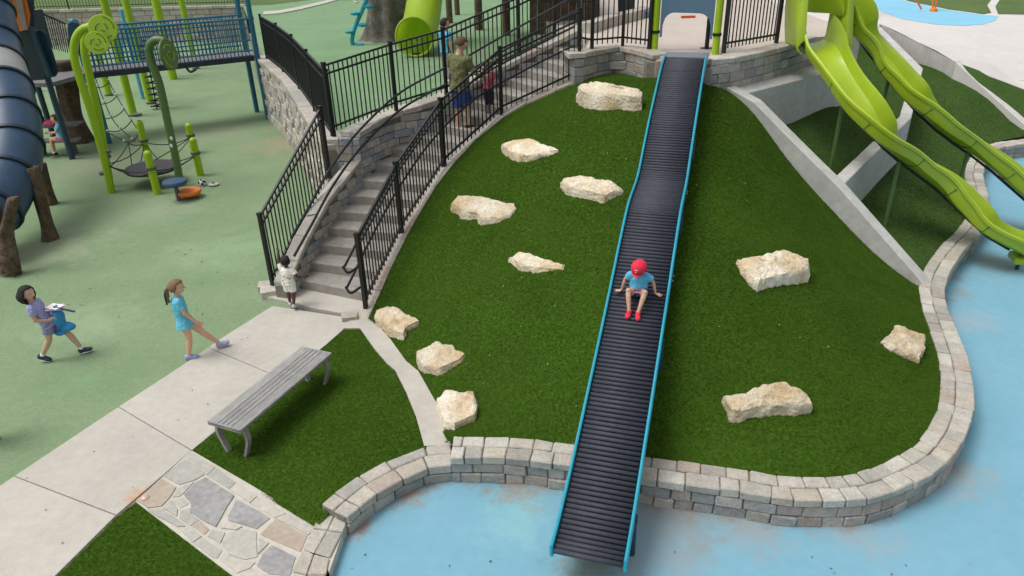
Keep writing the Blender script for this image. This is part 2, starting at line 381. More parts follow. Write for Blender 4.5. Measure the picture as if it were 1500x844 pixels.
# lower court of green rubber
path_up = [V2(P(x, y, 0)) for x, y in ((0, 713), (174, 597), (256, 544), (330, 493), (400, 449))]
e0 = Vector(path_up[0]) + (Vector(path_up[0]) - Vector(path_up[1])) * 2.2
path_lo = [V2(P(x, y, 0)) for x, y in ((82, 844), (171, 755.5), (236, 700), (281, 661), (380, 581), (472, 511), (505, 482))]
l0 = Vector(path_lo[0]) + (Vector(path_lo[0]) - Vector(path_lo[1])) * 2.5
inward = Vector((.35, -.12))
LW = [(-3.92, 10.35), (-3.62, 12.6), P(432, 222, 0).xy[:], P(393, 175, 0).xy[:], (-14.2, 40.9)]   # foot of the left retaining wall
green_poly = [(-60, -3), tuple(e0)] + [tuple(Vector(p) + inward) for p in path_up] + [(-3.4, 10.3), (-3.3, 12.6), (LW[2][0] + .3, LW[2][1]), (LW[3][0] + .3, LW[3][1]), (-13.9, 41.2), (-60, 41.2)]
flat('playground_floor', green_poly, 0, M['rubber_green'], 2.5)
# splash pad of blue rubber
flat('splash_pad', [(-2.9, -5), (70, -5), (70, 19), (8, 19), (-2.2, 9)], POOLZ, M['rubber_blue'], 3)

# concrete path, one slab between each pair of joints
path = setting('path', (-4, 8, 0))
U = Path([(*tuple(e0), 0)] + [(*p, 0) for p in path_up]); Lo = Path([(*tuple(l0), 0)] + [(*p, 0) for p in path_lo])
def foot(pt, pa):
    best = min(range(0, 2001), key=lambda i: (pa.at(pa.L * i / 2000) - pt).length); return pa.L * best / 2000
joints = [((25, 700), (171, 756)), ((174, 597), (281, 661)), ((318, 513), (401, 552)), ]
ju = [0] + [foot(P(*a, 0), U) for a, b in joints] + [U.L]
jl = [0] + [foot(P(*b, 0), Lo) for a, b in joints] + [Lo.L]
for i in range(len(ju) - 1):
    g = .006
    a = [U.at(ju[i] + g + (ju[i + 1] - ju[i] - 2 * g) * k / 6) for k in range(7)]
    b = [Lo.at(jl[i] + g + (jl[i + 1] - jl[i] - 2 * g) * k / 6) for k in range(7)]
    pl = [V2(p) for p in a] + [V2(p) for p in reversed(b)]
    if i == len(ju) - 2: pl = [V2(p) for p in a] + [V2(P(515, 467, 0)), V2(P(527, 467, 0)), V2(P(505, 482, 0))] + [V2(p) for p in reversed(b[:-1])]
    MB().prism(pl, -.08, .014).build('slab', M['concrete'], path, bevel=.004)
MB().prism([V2(P(x, y, 0)) for x, y in ((387, 438), (432, 416), (530, 428), (541, 462), (526, 467), (470, 457))], -.08, .05).build('slab', M['concrete'], path, bevel=.004)
MB().prism([tuple(Vector(p[:2])) for p in (U.at(.1), U.at(U.L * .5), U.at(U.L - .1), Lo.at(Lo.L - .1), Lo.at(Lo.L * .5), Lo.at(.1))], -.09, -.002).build('path_bed', M['mortar'], path)

# concrete edging strip between lawn and mound
sl = [(528, 483, .0), (549, 513, .02), (567, 534, .04), (579, 544, .05), (595, 576, .07), (609.5, 611.5, .09), (622, 656, .11)]
sr = [(546, 469, .0), (572, 499, .02), (595, 531, .04), (613, 546, .05), (638, 590, .08), (654, 626, .1), (663, 655, .11)]
slp = [P(503, 483, .0)] + [P(*p) for p in sl]; srp = [P(515, 467, .0)] + [P(*p) for p in sr]
vs = []; fs = []
for a, b in zip(slp, srp):
    vs += [a + Vector((0, 0, .025)), b + Vector((0, 0, .025)), a - Vector((0, 0, .15)), b - Vector((0, 0, .15))]
for i in range(len(slp) - 1):
    k = i * 4; fs += [(k, k + 4, k + 5, k + 1), (k, k + 2, k + 6, k + 4), (k + 1, k + 5, k + 7, k + 3)]
strip = MB().add(vs, fs).build('edging_strip', M['concrete']); tag(strip, kind='structure')

# ------------------------------------------------------------------ mound height field
SL0 = Vector((.61, 4.53)); SLD = Vector((.292, .9564))            # roller slide: foot and plan direction
prof = [(-.02, .32), (.25, .36), (.9, .58), (2.55, 1.31), (3.4, 1.74), (3.98, 2.005), (4.3, 2.07), (4.8, 2.11), (5.1, 2.19), (6.0, 2.65), (7.3, 3.16), (7.9, 3.27)]
SP = spline([(SL0.x + SLD.x * s, SL0.y + SLD.y * s, z) for s, z in prof], 10)
Rp = [P(536, 451, .10), P(588.7, 341, .70), P(651.3, 243.7, 1.40), P(734.5, 167.5, 2.09), P(848, 115, 2.70)]   # kerb along the stairs
kerb = Path(spline([Rp[0] + (Rp[0] - Rp[1]) * .22] + Rp, 10))
Aa, Ab = P(1060, 125, 2.72), P(1350, 412, .30)                    # concrete wall down the mound's right flank
Apx = [(1060, 125), (1105, 150), (1150, 196), (1190, 236), (1228, 273), (1285, 338), (1350, 412)]
Aw = [on_plane(x, y, V2(Aa), V2(Ab)) for x, y in Apx]
wi = [(656, 637), (700, 635), (760, 637), (842, 645), (945, 663), (1015, 674), (1055, 683), (1100, 688), (1146, 691.5), (1217, 695), (1260, 690), (1303, 681), (1345, 656), (1367, 633), (1381, 608), (1387, 572), (1387, 544), (1381, 517), (1370, 485), (1358, 449), (1351, 417)]
inner = [P(x, y, WTOP) for x, y in wi]
deckbase = [P(867, 114, 2.70), P(905, 106, 2.68), P(960, 117, 2.68), P(1000, 121, 2.68), P(1045, 124, 2.68)]
hp = [(p.x, p.y, WTOP - .05) for p in inner]
hp += [(p.x, p.y, p.z) for p in deckbase]
for i in range(1, 12):
    q = kerb.at(kerb.L * i / 11); hp.append((q.x, q.y, q.z - .05))
dA = [.06, .18, .32, .40, .43, .36, .12]
hp += [(p.x, p.y, p.z - d) for p, d in zip(Aw, dA)]
hp += [(p.x, p.y, p.z) for p in srp[2:-1]]
for p in SP[24::6]:
    hp.append((p.x, p.y, p.z - .34))
hp.append((SP[16].x, SP[16].y + .2, .3))
mound_z = tps(hp)
def offset_poly(pl, d):
    c = Vector((sum(p[0] for p in pl) / len(pl), sum(p[1] for p in pl) / len(pl)))
    return [tuple(Vector(p[:2]) + (Vector(p[:2]) - c).normalized() * d) for p in pl]
mound_poly = [V2(p) for p in inner] + [V2(p) for p in Aw[::-1][1:]] + [V2(p) for p in deckbase[::-1]] + [V2(kerb.at(kerb.L * i / 14)) for i in range(14, -1, -1)] + [V2(p) for p in srp[2:]]
mound_poly = offset_poly(mound_poly, .07)
turf_sheets = []
def turf(name, poly, zf, step=.14, dens=6500, blades=True, m='turf', bl=.68):
    o = struct(name, sheet_mesh(name, poly, zf, step), M[m])
    for p in o.data.polygons: p.use_smooth = True
    if blades: turf_sheets.append((o, dens, bl))
    return o
turf('grass_mound', mound_poly, mound_z)
# near lawn with the bench, rising a little to the low wall
lw_in = [(463, 757), (490, 731), (517, 706), (549, 686), (581, 670), (615, 660), (655, 652)]
low_in = [P(x, y, .14) for x, y in lw_in]
nl = [(p[0], p[1], .0) for p in path_lo[3:]] + [(p.x, p.y, p.z) for p in slp] + [(p.x, p.y, .09) for p in low_in[1:]] + [(P(463, 768, 0).x, P(463, 768, 0).y, .03), (P(370, 714, 0).x, P(370, 714, 0).y, 0)]
near_z = tps(nl)
near_poly = [path_lo[3]] + path_lo[4:] + [V2(p) for p in slp] + [V2(p) for p in low_in[::-1]] + [V2(P(474, 776, 0)), V2(P(463, 771, 0)), V2(P(372, 714, 0))]
turf('near_lawn', offset_poly(near_poly, .03), near_z)
fl_l = [P(199, 736, 0), P(290, 806, 0), P(340, 844, 0)]
fl_e = fl_l[2] + (fl_l[2] - fl_l[1]) * 3
turf('corner_lawn', [V2(fl_l[0]), V2(P(171, 758, 0)), V2(P(82, 846, 0)), V2(l0), (fl_e.x - .1, fl_e.y - .3), V2(fl_e), V2(fl_l[2]), V2(fl_l[1])], lambda x, y: .0)

# ------------------------------------------------------------------ stone blocks
def block_mesh(i, rough=.035):
    r_ = random.Random(100 + i); bm = bmesh.new(); bmesh.ops.create_cube(bm, size=1)
    bmesh.ops.bevel(bm, geom=bm.edges[:], offset=.045, segments=1, affect='EDGES')
    for v in bm.verts: v.co += Vector((r_.uniform(-1, 1), r_.uniform(-1, 1), r_.uniform(-1, 1))) * rough * Vector((.6, 1, 1)).x
    me = bpy.data.meshes.new('block'); bm.to_mesh(me); bm.free(); return me
BLK = {}
def blocks(mname):
    if mname not in BLK:
        BLK[mname] = []
        for i in range(10):
            me = block_mesh(i); me.materials.append(M[mname]); BLK[mname].append(me)
    return BLK[mname]
def place_block(parent, mname, c, size, rz, name='stone', tilt=0):
    o = bpy.data.objects.new(name, random.choice(blocks(mname)))
    o.location = c; o.rotation_euler = (random.uniform(-1, 1) * .012, tilt + random.uniform(-1, 1) * .008, rz + (math.pi if random.random() < .5 and not tilt else 0)); o.scale = size
    return put(o, parent)
def hexblock(pts8, m, parent, name, bev=.011, jit=.007):
    """block from 8 corners (4 below, 4 above), bevelled and slightly irregular"""
    c = sum((Vector(p) for p in pts8), Vector()) / 8
    bm = bmesh.new(); vv = [bm.verts.new(Vector(p) - c + Vector((random.uniform(-jit, jit), random.uniform(-jit, jit), random.uniform(-jit, jit)))) for p in pts8]
    for f in ((3, 2, 1, 0), (4, 5, 6, 7), (0, 1, 5, 4), (1, 2, 6, 5), (2, 3, 7, 6), (3, 0, 4, 7)): bm.faces.new([vv[i] for i in f])
    bmesh.ops.recalc_face_normals(bm, faces=bm.faces[:])
    bmesh.ops.bevel(bm, geom=bm.edges[:], offset=bev, segments=1, affect='EDGES')
    me = bpy.data.meshes.new(name); bm.to_mesh(me); bm.free(); me.materials.append(M[m])
    o = bpy.data.objects.new(name, me); o.location = c; return put(o, parent)
def course(parent, pa, z, h, depth, off, lens, mname, name='stone', joint=.009, start=0, jit=.012, follow=False, end=None):
    """one course of wedge-cut blocks along a plan path; off = inset of the outer face to the right-hand side"""
    d = start; end = end if end is not None else pa.L
    def at(s, o_, zz):
        t = pa.tan(s, .08); n = Vector((t.y, -t.x, 0)).normalized(); p = pa.at(s)
        return Vector((p.x + n.x * o_, p.y + n.y * o_, (p.z if follow else 0) + zz))
    while d < end - .04:
        ln = random.uniform(*lens)
        if end - (d + ln) < lens[0] * .6: ln = end - d
        a, b = max(d, 0) + joint / 2, d + ln - joint / 2; d += ln
        if b - a < .04: continue
        o0 = off + random.uniform(-jit, jit) * .5; o1 = off + depth - joint / 2; z0 = z + joint * .3; z1 = z + h - joint * .4 + random.uniform(-.003, .003)
        hexblock([at(a, o0, z0), at(b, o0, z0), at(b, o1, z0), at(a, o1, z0), at(a, o0, z1), at(b, o0, z1), at(b, o1, z1), at(a, o1, z1)], mname, parent, name)
def core(parent, pa, z0, z1, off, depth, m='mortar', n=60, follow=False, name='mortar_core'):
    vs = []; fs = []
    for i in range(n + 1):
        d = pa.L * i / n; t = pa.tan(d); nn = Vector((t.y, -t.x, 0)).normalized(); p = pa.at(d); zb = p.z if follow else 0
        for o_, z in ((off, z0), (off, z1), (off + depth, z1), (off + depth, z0)):
            vs.append((p.x + nn.x * o_, p.y + nn.y * o_, zb + z))
    for i in range(n):
        k = i * 4
        for j in range(4): fs.append((k + j, k + (j + 1) % 4, k + 4 + (j + 1) % 4, k + 4 + j))
    fs += [(0, 1, 2, 3), (n * 4 + 3, n * 4 + 2, n * 4 + 1, n * 4)]
    return MB().add(vs, fs).build(name, M[m], parent)

# mound wall: two courses and a double row of cap stones round the mound (walked so that the mound is on the right)
wo = [(1720, 206), (1620, 205), (1540, 206), (1500, 210), (1474, 214), (1456, 222), (1443, 240), (1440, 258), (1445, 275), (1449, 295), (1448, 318), (1432.6, 344), (1413, 364), (1391.6, 396), (1383.5, 421), (1390, 456), (1402, 485), (1413, 513), (1422, 545), (1426, 578), (1422, 617), (1406.5, 651), (1384.5, 679), (1350.6, 699), (1318.7, 715), (1279.6, 727), (1238.7, 732), (1199.6, 732), (1148, 730), (1100, 721), (1045, 713), (984.5, 705), (950.7, 700), (880, 687), (810, 677), (762, 671), (718, 669), (659, 668)]
mw = Path(spline([P(x, y, WTOP).xy.to_3d() for x, y in wo], 4))
mound_wall = thing('stone_wall', 'curving low wall of pale stone blocks with a double cap around the grass mound', 'stone wall', (5.2, 6.5, POOLZ))
core(mound_wall, mw, POOLZ - .05, WTOP - .03, .03, .3, n=160)
course(mound_wall, mw, POOLZ - .01, .132, .16, .0, (.17, .33), 'wall_stone', jit=.02)
course(mound_wall, mw, POOLZ + .122, .132, .16, .002, (.17, .33), 'wall_stone', start=-.12, jit=.02)
course(mound_wall, mw, POOLZ + .254, .106, .185, -.012, (.17, .34), 'cap_stone', 'cap_stone', jit=.02)
course(mound_wall, mw, POOLZ + .25, .108, .165, .176, (.17, .34), 'cap_stone', 'cap_stone', start=-.1)
# drain pipes poking out of the wall
for x, y in ((793, 682), (1102, 731)):
    p = P(x, y, .08); MB().tube([p + Vector((0, .1, 0)), p + Vector((0, -.03, 0))], .022, 12).build('drain_pipe', M['grout'], mound_wall, True)
# low wall beside the near lawn
lo_px = [(508, 757), (538, 731), (565, 713), (595, 697), (625.6, 684), (662, 680)]
lw = Path(list(reversed(spline([P(x, y, .14).xy.to_3d() for x, y in lo_px], 6))))
low_wall = thing('stone_wall', 'short low curved stone wall edging the lawn with the bench', 'stone wall', (-1.6, 5.9, POOLZ))
core(low_wall, lw, POOLZ - .05, .11, .03, .3, n=40)
course(low_wall, lw, POOLZ - .01, .135, .18, .0, (.2, .36), 'wall_stone', jit=.02)
course(low_wall, lw, .028, .11, .2, -.012, (.22, .38), 'cap_stone', 'cap_stone')
course(low_wall, lw, .016, .122, .165, .19, (.24, .4), 'cap_stone', 'cap_stone', start=-.1)
course(low_wall, Path([lw.at(lw.L - .02) + Vector((.0, .0, 0)), lw.at(lw.L - .02) + Vector((-.001, -.02, 0)) ]), 0, .01, .01, 0, (.01, .02), 'cap_stone') if False else None

# ------------------------------------------------------------------ flagstone path
flag = setting('flagstone_path', (-2.9, 5.4, 0))
Z = lambda zx, zy, h=0: V2(P(190 + zx / 4.136, 640 + zy / 4.136, h))
fl_out = [P(281, 661, 0), P(372, 714, 0), P(463, 770, 0), P(502, 783, 0), P(480, 846, 0)]
fend = fl_out[-1] + (fl_out[-1] - fl_out[-2]) * 2.5
MB().prism([V2(p) for p in fl_out] + [V2(fend), V2(fl_e)] + [V2(p) for p in fl_l[::-1]], -.12, .012).build('grout_bed', M['grout'], flag)
def stone_from(pl, m, h=.022, name='flagstone'):
    c = Vector((sum(p[0] for p in pl) / len(pl), sum(p[1] for p in pl) / len(pl)))
    out = []
    n = len(pl)
    for i in range(n):            # split edges and roughen
        a = Vector(pl[i]); b = Vector(pl[(i + 1) % n]); k = max(1, int((b - a).length / .09))
        for j in range(k):
            p = a.lerp(b, j / k); p = p + (c - p).normalized() * (.002 + random.uniform(0, .008)); out.append(tuple(p))
    MB().prism(out, -.02, h + random.uniform(-.004, .004)).build(name, M[m], flag)
stones = [
 ([(200, 245), (325, 150), (458, 235), (400, 270), (300, 300)], 'flag'),
 ([(330, 360), (395, 290), (462, 252), (638, 365), (590, 440), (525, 557), (450, 520), (375, 465), (370, 410)], 'flag_blue'),
 ([(258, 375), (298, 318), (392, 280), (325, 355), (300, 372)], 'flag'),
 ([(40, 395), (195, 260), (288, 312), (250, 372), (195, 430), (110, 440)], 'flag_brown'),
 ([(268, 395), (322, 376), (364, 412), (310, 440)], 'flag'),
 ([(200, 440), (252, 388), (292, 448), (288, 492)], 'flag'),
 ([(308, 456), (370, 434), (382, 475), (425, 510), (372, 548), (300, 505)], 'flag'),
 ([(598, 485), (645, 388), (760, 440), (855, 502), (772, 568), (592, 516)], 'flag_blue'),
 ([(552, 562), (585, 528), (690, 552), (650, 575)], 'flag'),
 ([(788, 598), (885, 505), (985, 555), (1082, 608), (1035, 706), (900, 650)], 'flag_brown'),
 ([(558, 655), (590, 592), (690, 562), (772, 580), (776, 738), (700, 755), (600, 722)], 'flag'),
 ([(777, 722), (786, 624), (848, 652)], 'flag'),
 ([(768, 790), (800, 722), (860, 660), (1012, 735), (975, 850), (850, 845)], 'flag_blue'),
 ([(378, 548), (430, 514), (488, 570), (456, 604)], 'flag_brown'),
 ([(470, 612), (502, 570), (582, 590), (552, 655)], 'flag'),
 ([(290, 555), (345, 560), (372, 552), (440, 612), (385, 650)], 'flag'),
 ([(390, 655), (442, 616), (562, 700), (535, 748), (500, 740)], 'flag'),
 ([(105, 445), (195, 442), (285, 500), (340, 552), (290, 552), (175, 495)], 'flag'),
 ([(542, 752), (572, 708), (690, 760), (765, 768), (735, 805), (650, 838)], 'flag'),
 ([(670, 845), (740, 806), (840, 845), (930, 880), (860, 930), (760, 920)], 'flag'),
 ([(770, 930), (850, 935), (930, 890), (965, 860), (940, 980), (860, 1010)], 'flag'),
]
for pl, mm in stones: stone_from([Z(*p) for p in pl], mm)
# border stones along the near lawn
ba = [(372, 92), (520, 190), (645, 285), (775, 370), (950, 470), (1130, 560)]; bb = [(325, 145), (470, 240), (605, 325), (730, 412), (880, 500), (1085, 605)]
for i in range(5):
    stone_from([Z(*ba[i]), Z(*ba[i + 1]), Z(*bb[i + 1]), Z(*bb[i])], 'flag')
# two rows of edge blocks along the splash pad
e_in = [(1165, 455), (1110, 565), (1050, 690), (985, 830), (920, 960), (860, 1090), (800, 1220)]; e_mid = [(1255, 465), (1200, 580), (1120, 720), (1075, 850), (1020, 980), (960, 1110), (900, 1240)]; e_out = [(1345, 470), (1292, 592), (1215, 748), (1195, 850), (1140, 985), (1080, 1115), (1020, 1245)]
for i in range(6):
    for q0, q1 in ((e_in, e_mid), (e_mid, e_out)):
        pl = [Z(*q0[i]), Z(*q0[i + 1]), Z(*q1[i + 1]), Z(*q1[i])]; c = Vector((sum(p[0] for p in pl) / 4, sum(p[1] for p in pl) / 4))
        MB().prism([tuple(Vector(p) + (c - Vector(p)).normalized() * .007) for p in pl], POOLZ - .05, .03 + random.uniform(0, .008)).build('edge_stone', M['cap_stone'], flag, bevel=.008)
# small rusty floor light let into the corner
pl_ = P(213, 732, 0)
fl = thing('ground_light', 'small round rusty light set into the flagstones beside the path', 'ground light', (pl_.x, pl_.y, .02))
MB().lathe([(.045, 0), (.045, .012), (.036, .016)], (pl_.x, pl_.y, .018), 16).build('ring', M['flag_brown'], fl, True)
MB().lathe([(.034, 0), (.034, .004), (.02, .014), (.004, .018)], (pl_.x, pl_.y, .03), 16).build('lens', mat('pink_lens', (.6, .38, .32), .3), fl, True)

# ------------------------------------------------------------------ stairs
NST = 19; Z0 = .05; RISE = (DECK - Z0) / NST
LB = [(.23, P(442, 406, .245)), (.905, P(496.5, 304, .905)), (1.235, P(533, 258, 1.235)), (1.565, P(580, 210, 1.565)), (1.95, Vector((-1.25, 14.1, 0))), (2.5, Vector((.0, 14.85, 0))), (3.2, Vector((1.55, 15.1, 0)))]
def lb(z):
    zs = [a for a, _ in LB]; xs = [p.x for _, p in LB]; ys = [p.y for _, p in LB]
    if z < zs[0]: t = (z - zs[0]) / (zs[1] - zs[0]); return Vector((xs[0] + (xs[1] - xs[0]) * t, ys[0] + (ys[1] - ys[0]) * t))
    return Vector((np.interp(z, zs, xs), np.interp(z, zs, ys)))
rz_ = [p.z for p in kerb.p]
def rb(z):
    return Vector((np.interp(z, rz_, [p.x for p in kerb.p]), np.interp(z, rz_, [p.y for p in kerb.p])))
stairs = thing('staircase', 'curving flight of worn concrete steps climbing beside the grass mound', 'stairs', (-2.9, 10.3, 0))
for k in range(1, NST + 1):
    z = Z0 + RISE * k
    a0, b0 = lb(z), rb(z - .02); a1, b1 = lb(z + RISE * 1.25), rb(z - .02 + RISE * 1.25)
    ex = (a0 - b0).normalized() * .12
    st = MB().prism([V2(b0), V2(b1), V2(a1 + ex), V2(a0 + ex)], z - RISE - .12, z).build('step', M['step'], stairs, bevel=.012)

# kerb stones carrying the fence on the mound side
kb = thing('stone_kerb', 'pale stone kerb under the black fence on the mound side of the stairs', 'kerb', tuple(kerb.at(0)))
kk = Path([p + Vector((0, 0, 0)) for p in kerb.p])
course(kb, kk, -.16, .17, .22, -.10, (.5, .75), 'cap_stone', 'kerb_stone', follow=True, joint=.008)
core(kb, kk, -.4, -.02, -.08, .18, follow=True)

# retaining wall left of the stairs: low sloping part, then tall part with the terrace behind
lowL = [P(400, 430, .05), P(399.5, 416, .15), P(440, 335, .70), P(482.7, 259, 1.25)]
tw = thing('retaining_wall', 'grey ashlar retaining wall curving along the left side of the stairs', 'stone wall', (-2.9, 12.5, 0))
face = [Vector((lb(z).x, lb(z).y, 0)) for z in (.05, .4, .8, 1.235)]     # stair-side face of the low part
facePath = Path(face)
zt_low = [.26, .70, 1.10, 1.48]
def wall_courses(parent, pa, base_f, top_f, h, depth, lens, mname, off=0):
    z = -.02
    zmax = max(top_f(pa.L * i / 20) for i in range(21))
    while z < zmax:
        # spans where this course lies between base and top
        run = None; step = .05; d = 0
        while d <= pa.L + step:
            ok = d <= pa.L and z + h * .4 > base_f(d) - h and z + h <= top_f(d) + .03
            if ok and run is None: run = d
            if (not ok) and run is not None:
                if d - run > .12: course(parent, pa, z, h, depth, off, lens, mname, start=run, end=min(d, pa.L))
                run = None
            d += step
        z += h
# path walked uphill: right hand side points to the stairs, so blocks sit on the left (negative offset)
tallface = [Vector((lb(z).x, lb(z).y, 0)) for z in (1.235, 1.565, 1.75, 1.95, 2.2, 2.5, 2.85, 3.2)]
tallP = Path(spline(tallface, 4))
s_of = lambda pa, zs: (lambda d: float(np.interp(d, np.linspace(0, pa.L, len(zs)), zs)))
wall_courses(tw, facePath, s_of(facePath, [.05, .4, .8, 1.235]), s_of(facePath, zt_low), .13, .16, (.2, .4), 'grey_stone', -.16)
top_tall = s_of(tallP, [1.93, 2.0, 2.08, 2.2, 2.42, 2.7, 3.0, 3.3])
wall_courses(tw, tallP, s_of(tallP, [1.2, 1.5, 1.7, 1.9, 2.15, 2.45, 2.8, 3.1]), top_tall, .14, .18, (.22, .45), 'grey_stone', -.18)
# coping of the low sloping part
cl = Path([Vector((p.x, p.y, z)) for p, z in zip(face, zt_low)])
course(tw, cl, -.02, .1, .27, -.27, (.35, .5), 'cap_stone', 'coping_stone', follow=True)
core(tw, cl, -1.5, -.02, -.25, .2, follow=True)
ct = Path([Vector((tallP.at(tallP.L * i / 24).x, tallP.at(tallP.L * i / 24).y, top_tall(tallP.L * i / 24))) for i in range(25)])
course(tw, ct, .0, .11, .42, -.41, (.35, .55), 'cap_stone', 'coping_stone', follow=True)
core(tw, ct, -2.1, .0, -.36, .3, follow=True)
# end faces of the tall part (pillar end) and base stones at the foot of the stairs
pe = tallP.at(0)
endP = Path([pe + Vector((-.62, -.03, 0)), pe + Vector((0, -.03, 0))])
wall_courses(tw, endP, lambda d: 1.0, lambda d: 1.93, .14, .18, (.2, .34), 'grey_stone', -.18)
core(tw, endP, 0, 1.93, -.16, .13)
for x, y, sx, sy, sz, rz in ((396, 428, .3, .26, .16, .3), (419, 425, .28, .24, .14, -.5), (388, 420, .2, .24, .14, .2), (512, 462, .24, .2, .06, .2)):
    p = P(x, y, .06); place_block(tw, 'cap_stone', (p.x, p.y, .05), (sx, sy, sz), rz, 'base_stone')

# left retaining wall of the terrace, seen along its rough face
lwall = thing('retaining_wall', 'rough pale stone retaining wall with stepped coping under the solid black fence', 'stone wall', (-5.7, 18.8, 0))
lwp = Path([Vector((pe.x - .62, pe.y - .1, 0)), Vector((LW[2][0], LW[2][1], 0)), Vector((LW[3][0], LW[3][1], 0)), Vector((LW[3][0] * .62 + -14.2 * .38, LW[3][1] * .62 + 40.9 * .38, 0))])
lend = (lwp.p[1] - lwp.p[0]).length + (lwp.p[2] - lwp.p[1]).length
ncs = 11; ch = (TERR - .02) / ncs
for c_ in range(ncs):
    course(lwall, lwp, c_ * ch, ch, .24, 0.0, (.26, .5), 'rough_wall', jit=.05, end=lend + .6, joint=.012)
core(lwall, lwp, -.05, TERR - .02, .05, .3, n=30)
course(lwall, lwp, TERR - .02, .12, .45, -.03, (.45, .7), 'cap_stone', 'coping_stone', end=lend + .6)

# ------------------------------------------------------------------ terrace, deck and plaza
terr_poly = [V2(tallP.at(0) + Vector((-.3, .1, 0))), (LW[2][0] + .2, LW[2][1]), (LW[3][0] + .2, LW[3][1]), (-14.0, 41.1), (-60, 41.1), (-60, 110), (-8, 110), (-5.5, 60), (-9.5, 43), (1.0, 43), (5.5, 30), (5.5, 16), (1.6, 15.3)] + [V2(tallP.at(tallP.L * t) + Vector((-.2, .2, 0))) for t in (.9, .7, .5, .3)]
flat('upper_terrace', terr_poly, TERR, M['rubber_upper'], 3)
far_lawn = struct('far_lawn', sheet_mesh('far_lawn', [(-90, 41.3), (-12.6, 41.3), (-9.5, 46), (-5.6, 58), (-3.5, 120), (-90, 120)], lambda x, y: TERR + .01 + max(0, y - 60) * .02, 4), M['lawn_far'])
fs_ = [P(385, 21, TERR), P(410, 19, TERR), P(440, 13, TERR), P(470, 6, TERR), P(505, -4, TERR), P(530, -14, TERR)]
rim = MB(); vs = []; fs = []
for i, p in enumerate(fs_):
    vs += [(p.x - .2, p.y + .8, TERR + .05), (p.x + .2, p.y - .6, TERR + .05), (p.x - .2, p.y + .8, TERR - .05), (p.x + .2, p.y - .6, TERR - .05)]
for i in range(len(fs_) - 1):
    k = i * 4; fs += [(k, k + 1, k + 5, k + 4), (k + 1, k + 3, k + 7, k + 5)]
tag(rim.add(vs, fs).build('kerb_strip', M['concrete']), kind='structure')

# deck at the head of the slides
dfront = [P(855, 76, 3.2), P(880, 71, 3.2), P(908, 67, 3.2), P(935, 72, 3.2), P(958, 79, 3.2)]
dright = [P(1042, 86, 3.2), P(1065, 84, 3.2), P(1100, 78, 3.2), P(1150, 66, 3.2), P(1196, 52, 3.2)]
deck_poly = [(1.7, 15.3)] + [(p.x, p.y + .12) for p in dfront] + [(p.x, p.y + .1) for p in dright] + [(7.2, 15.2), (8.2, 30), (1.0, 30), (.9, 19)]
deck = tag(MB().prism(deck_poly, TERR - .2, DECK).build('deck_floor', M['concrete_deck']), kind='structure')
dw = thing('retaining_wall', 'short stone block wall with pale cap below the deck fences at the slide top', 'stone wall', (2.6, 13.2, 2.6))
for seg in (list(reversed(dfront)), list(reversed(dright))):
    pa = Path(spline([Vector((p.x, p.y, 0)) for p in seg], 5))
    core(dw, pa, 2.3, 3.1, .03, .22, n=24)
    for c_ in range(4):
        course(dw, pa, 2.46 + c_ * .157, .157, .2, 0, (.24, .42), 'wall_stone', start=-random.uniform(0, .15))
    course(dw, pa, 3.088, .1, .34, -.02, (.3, .45), 'cap_stone', 'cap_stone')
place_block(dw, 'wall_stone', (dfront[-1].x + .28, dfront[-1].y - .06, 2.9), (.5, .2, .4), -.3)
place_block(dw, 'wall_stone', (dright[0].x - .12, dright[0].y + .02, 2.86), (.3, .2, .36), -.3)
MB().prism([V2(dfront[-1] + Vector((-.1, .06, 0))), V2(dright[0] + Vector((.1, .06, 0))), V2(dright[0] + Vector((.1, .5, 0))), V2(dfront[-1] + Vector((-.1, .5, 0)))], 2.4, 3.05).build('mortar_core', M['mortar'], dw)
# returning wall on the left end down beside the stairs
ret = Path([Vector((dfront[0].x + .02, dfront[0].y - .02, 0)), Vector((dfront[0].x - .12, dfront[0].y + .6, 0))])
for c_ in range(4): course(dw, ret, 2.46 + c_ * .157, .157, .2, -.2, (.24, .4), 'wall_stone')
course(dw, ret, 3.088, .1, .34, -.3, (.3, .4), 'cap_stone', 'cap_stone')
# far deck wall seen through the fence, a low stone kerb across the deck
dk = thing('stone_kerb', 'low pale stone kerb across the back of the deck under dark panels', 'kerb', (1.9, 18, DECK))
kp = Path([P(868, 42, DECK + .1), P(900, 32, DECK + .1), P(940, 22, DECK + .1), P(955, 17, DECK + .1)])
course(dk, Path([Vector((p.x, p.y, 0)) for p in kp.p]), DECK - .02, .24, .3, -.3, (.35, .5), 'cap_stone', 'kerb_stone')

# concrete flank walls right of the mound
def slabwall(name, label, pts, th, depths, m='concrete_wall', side=1):
    """wall along 3-D top line pts, thickness th on the right-hand side, foot depth below the top per point"""
    vs = []; fs = []; n = len(pts)
    for i, p in enumerate(pts):
        ta = (pts[i] - pts[i - 1]).xy.normalized() if i else None; tb = (pts[i + 1] - pts[i]).xy.normalized() if i < n - 1 else None
        t = (ta + tb).normalized() if ta is not None and tb is not None else (ta if ta is not None else tb)
        k = 1 / max(.5, t.dot(tb if tb is not None else ta)); nn = Vector((t.y, -t.x, 0)) * th * side * k
        dp = depths[i]
        vs += [p, p + nn, p + nn - Vector((0, 0, dp)), p - Vector((0, 0, dp))]
    for i in range(n - 1):
        k = i * 4
        for j in range(4): fs.append((k + j, k + (j + 1) % 4, k + 4 + (j + 1) % 4, k + 4 + j))
    fs += [(0, 1, 2, 3), ((n - 1) * 4 + 3, (n - 1) * 4 + 2, (n - 1) * 4 + 1, (n - 1) * 4)]
    o = MB().add(vs, fs).build(name, M[m], bevel=.012); return tag(o, label, 'concrete wall', 'concrete flank walls')
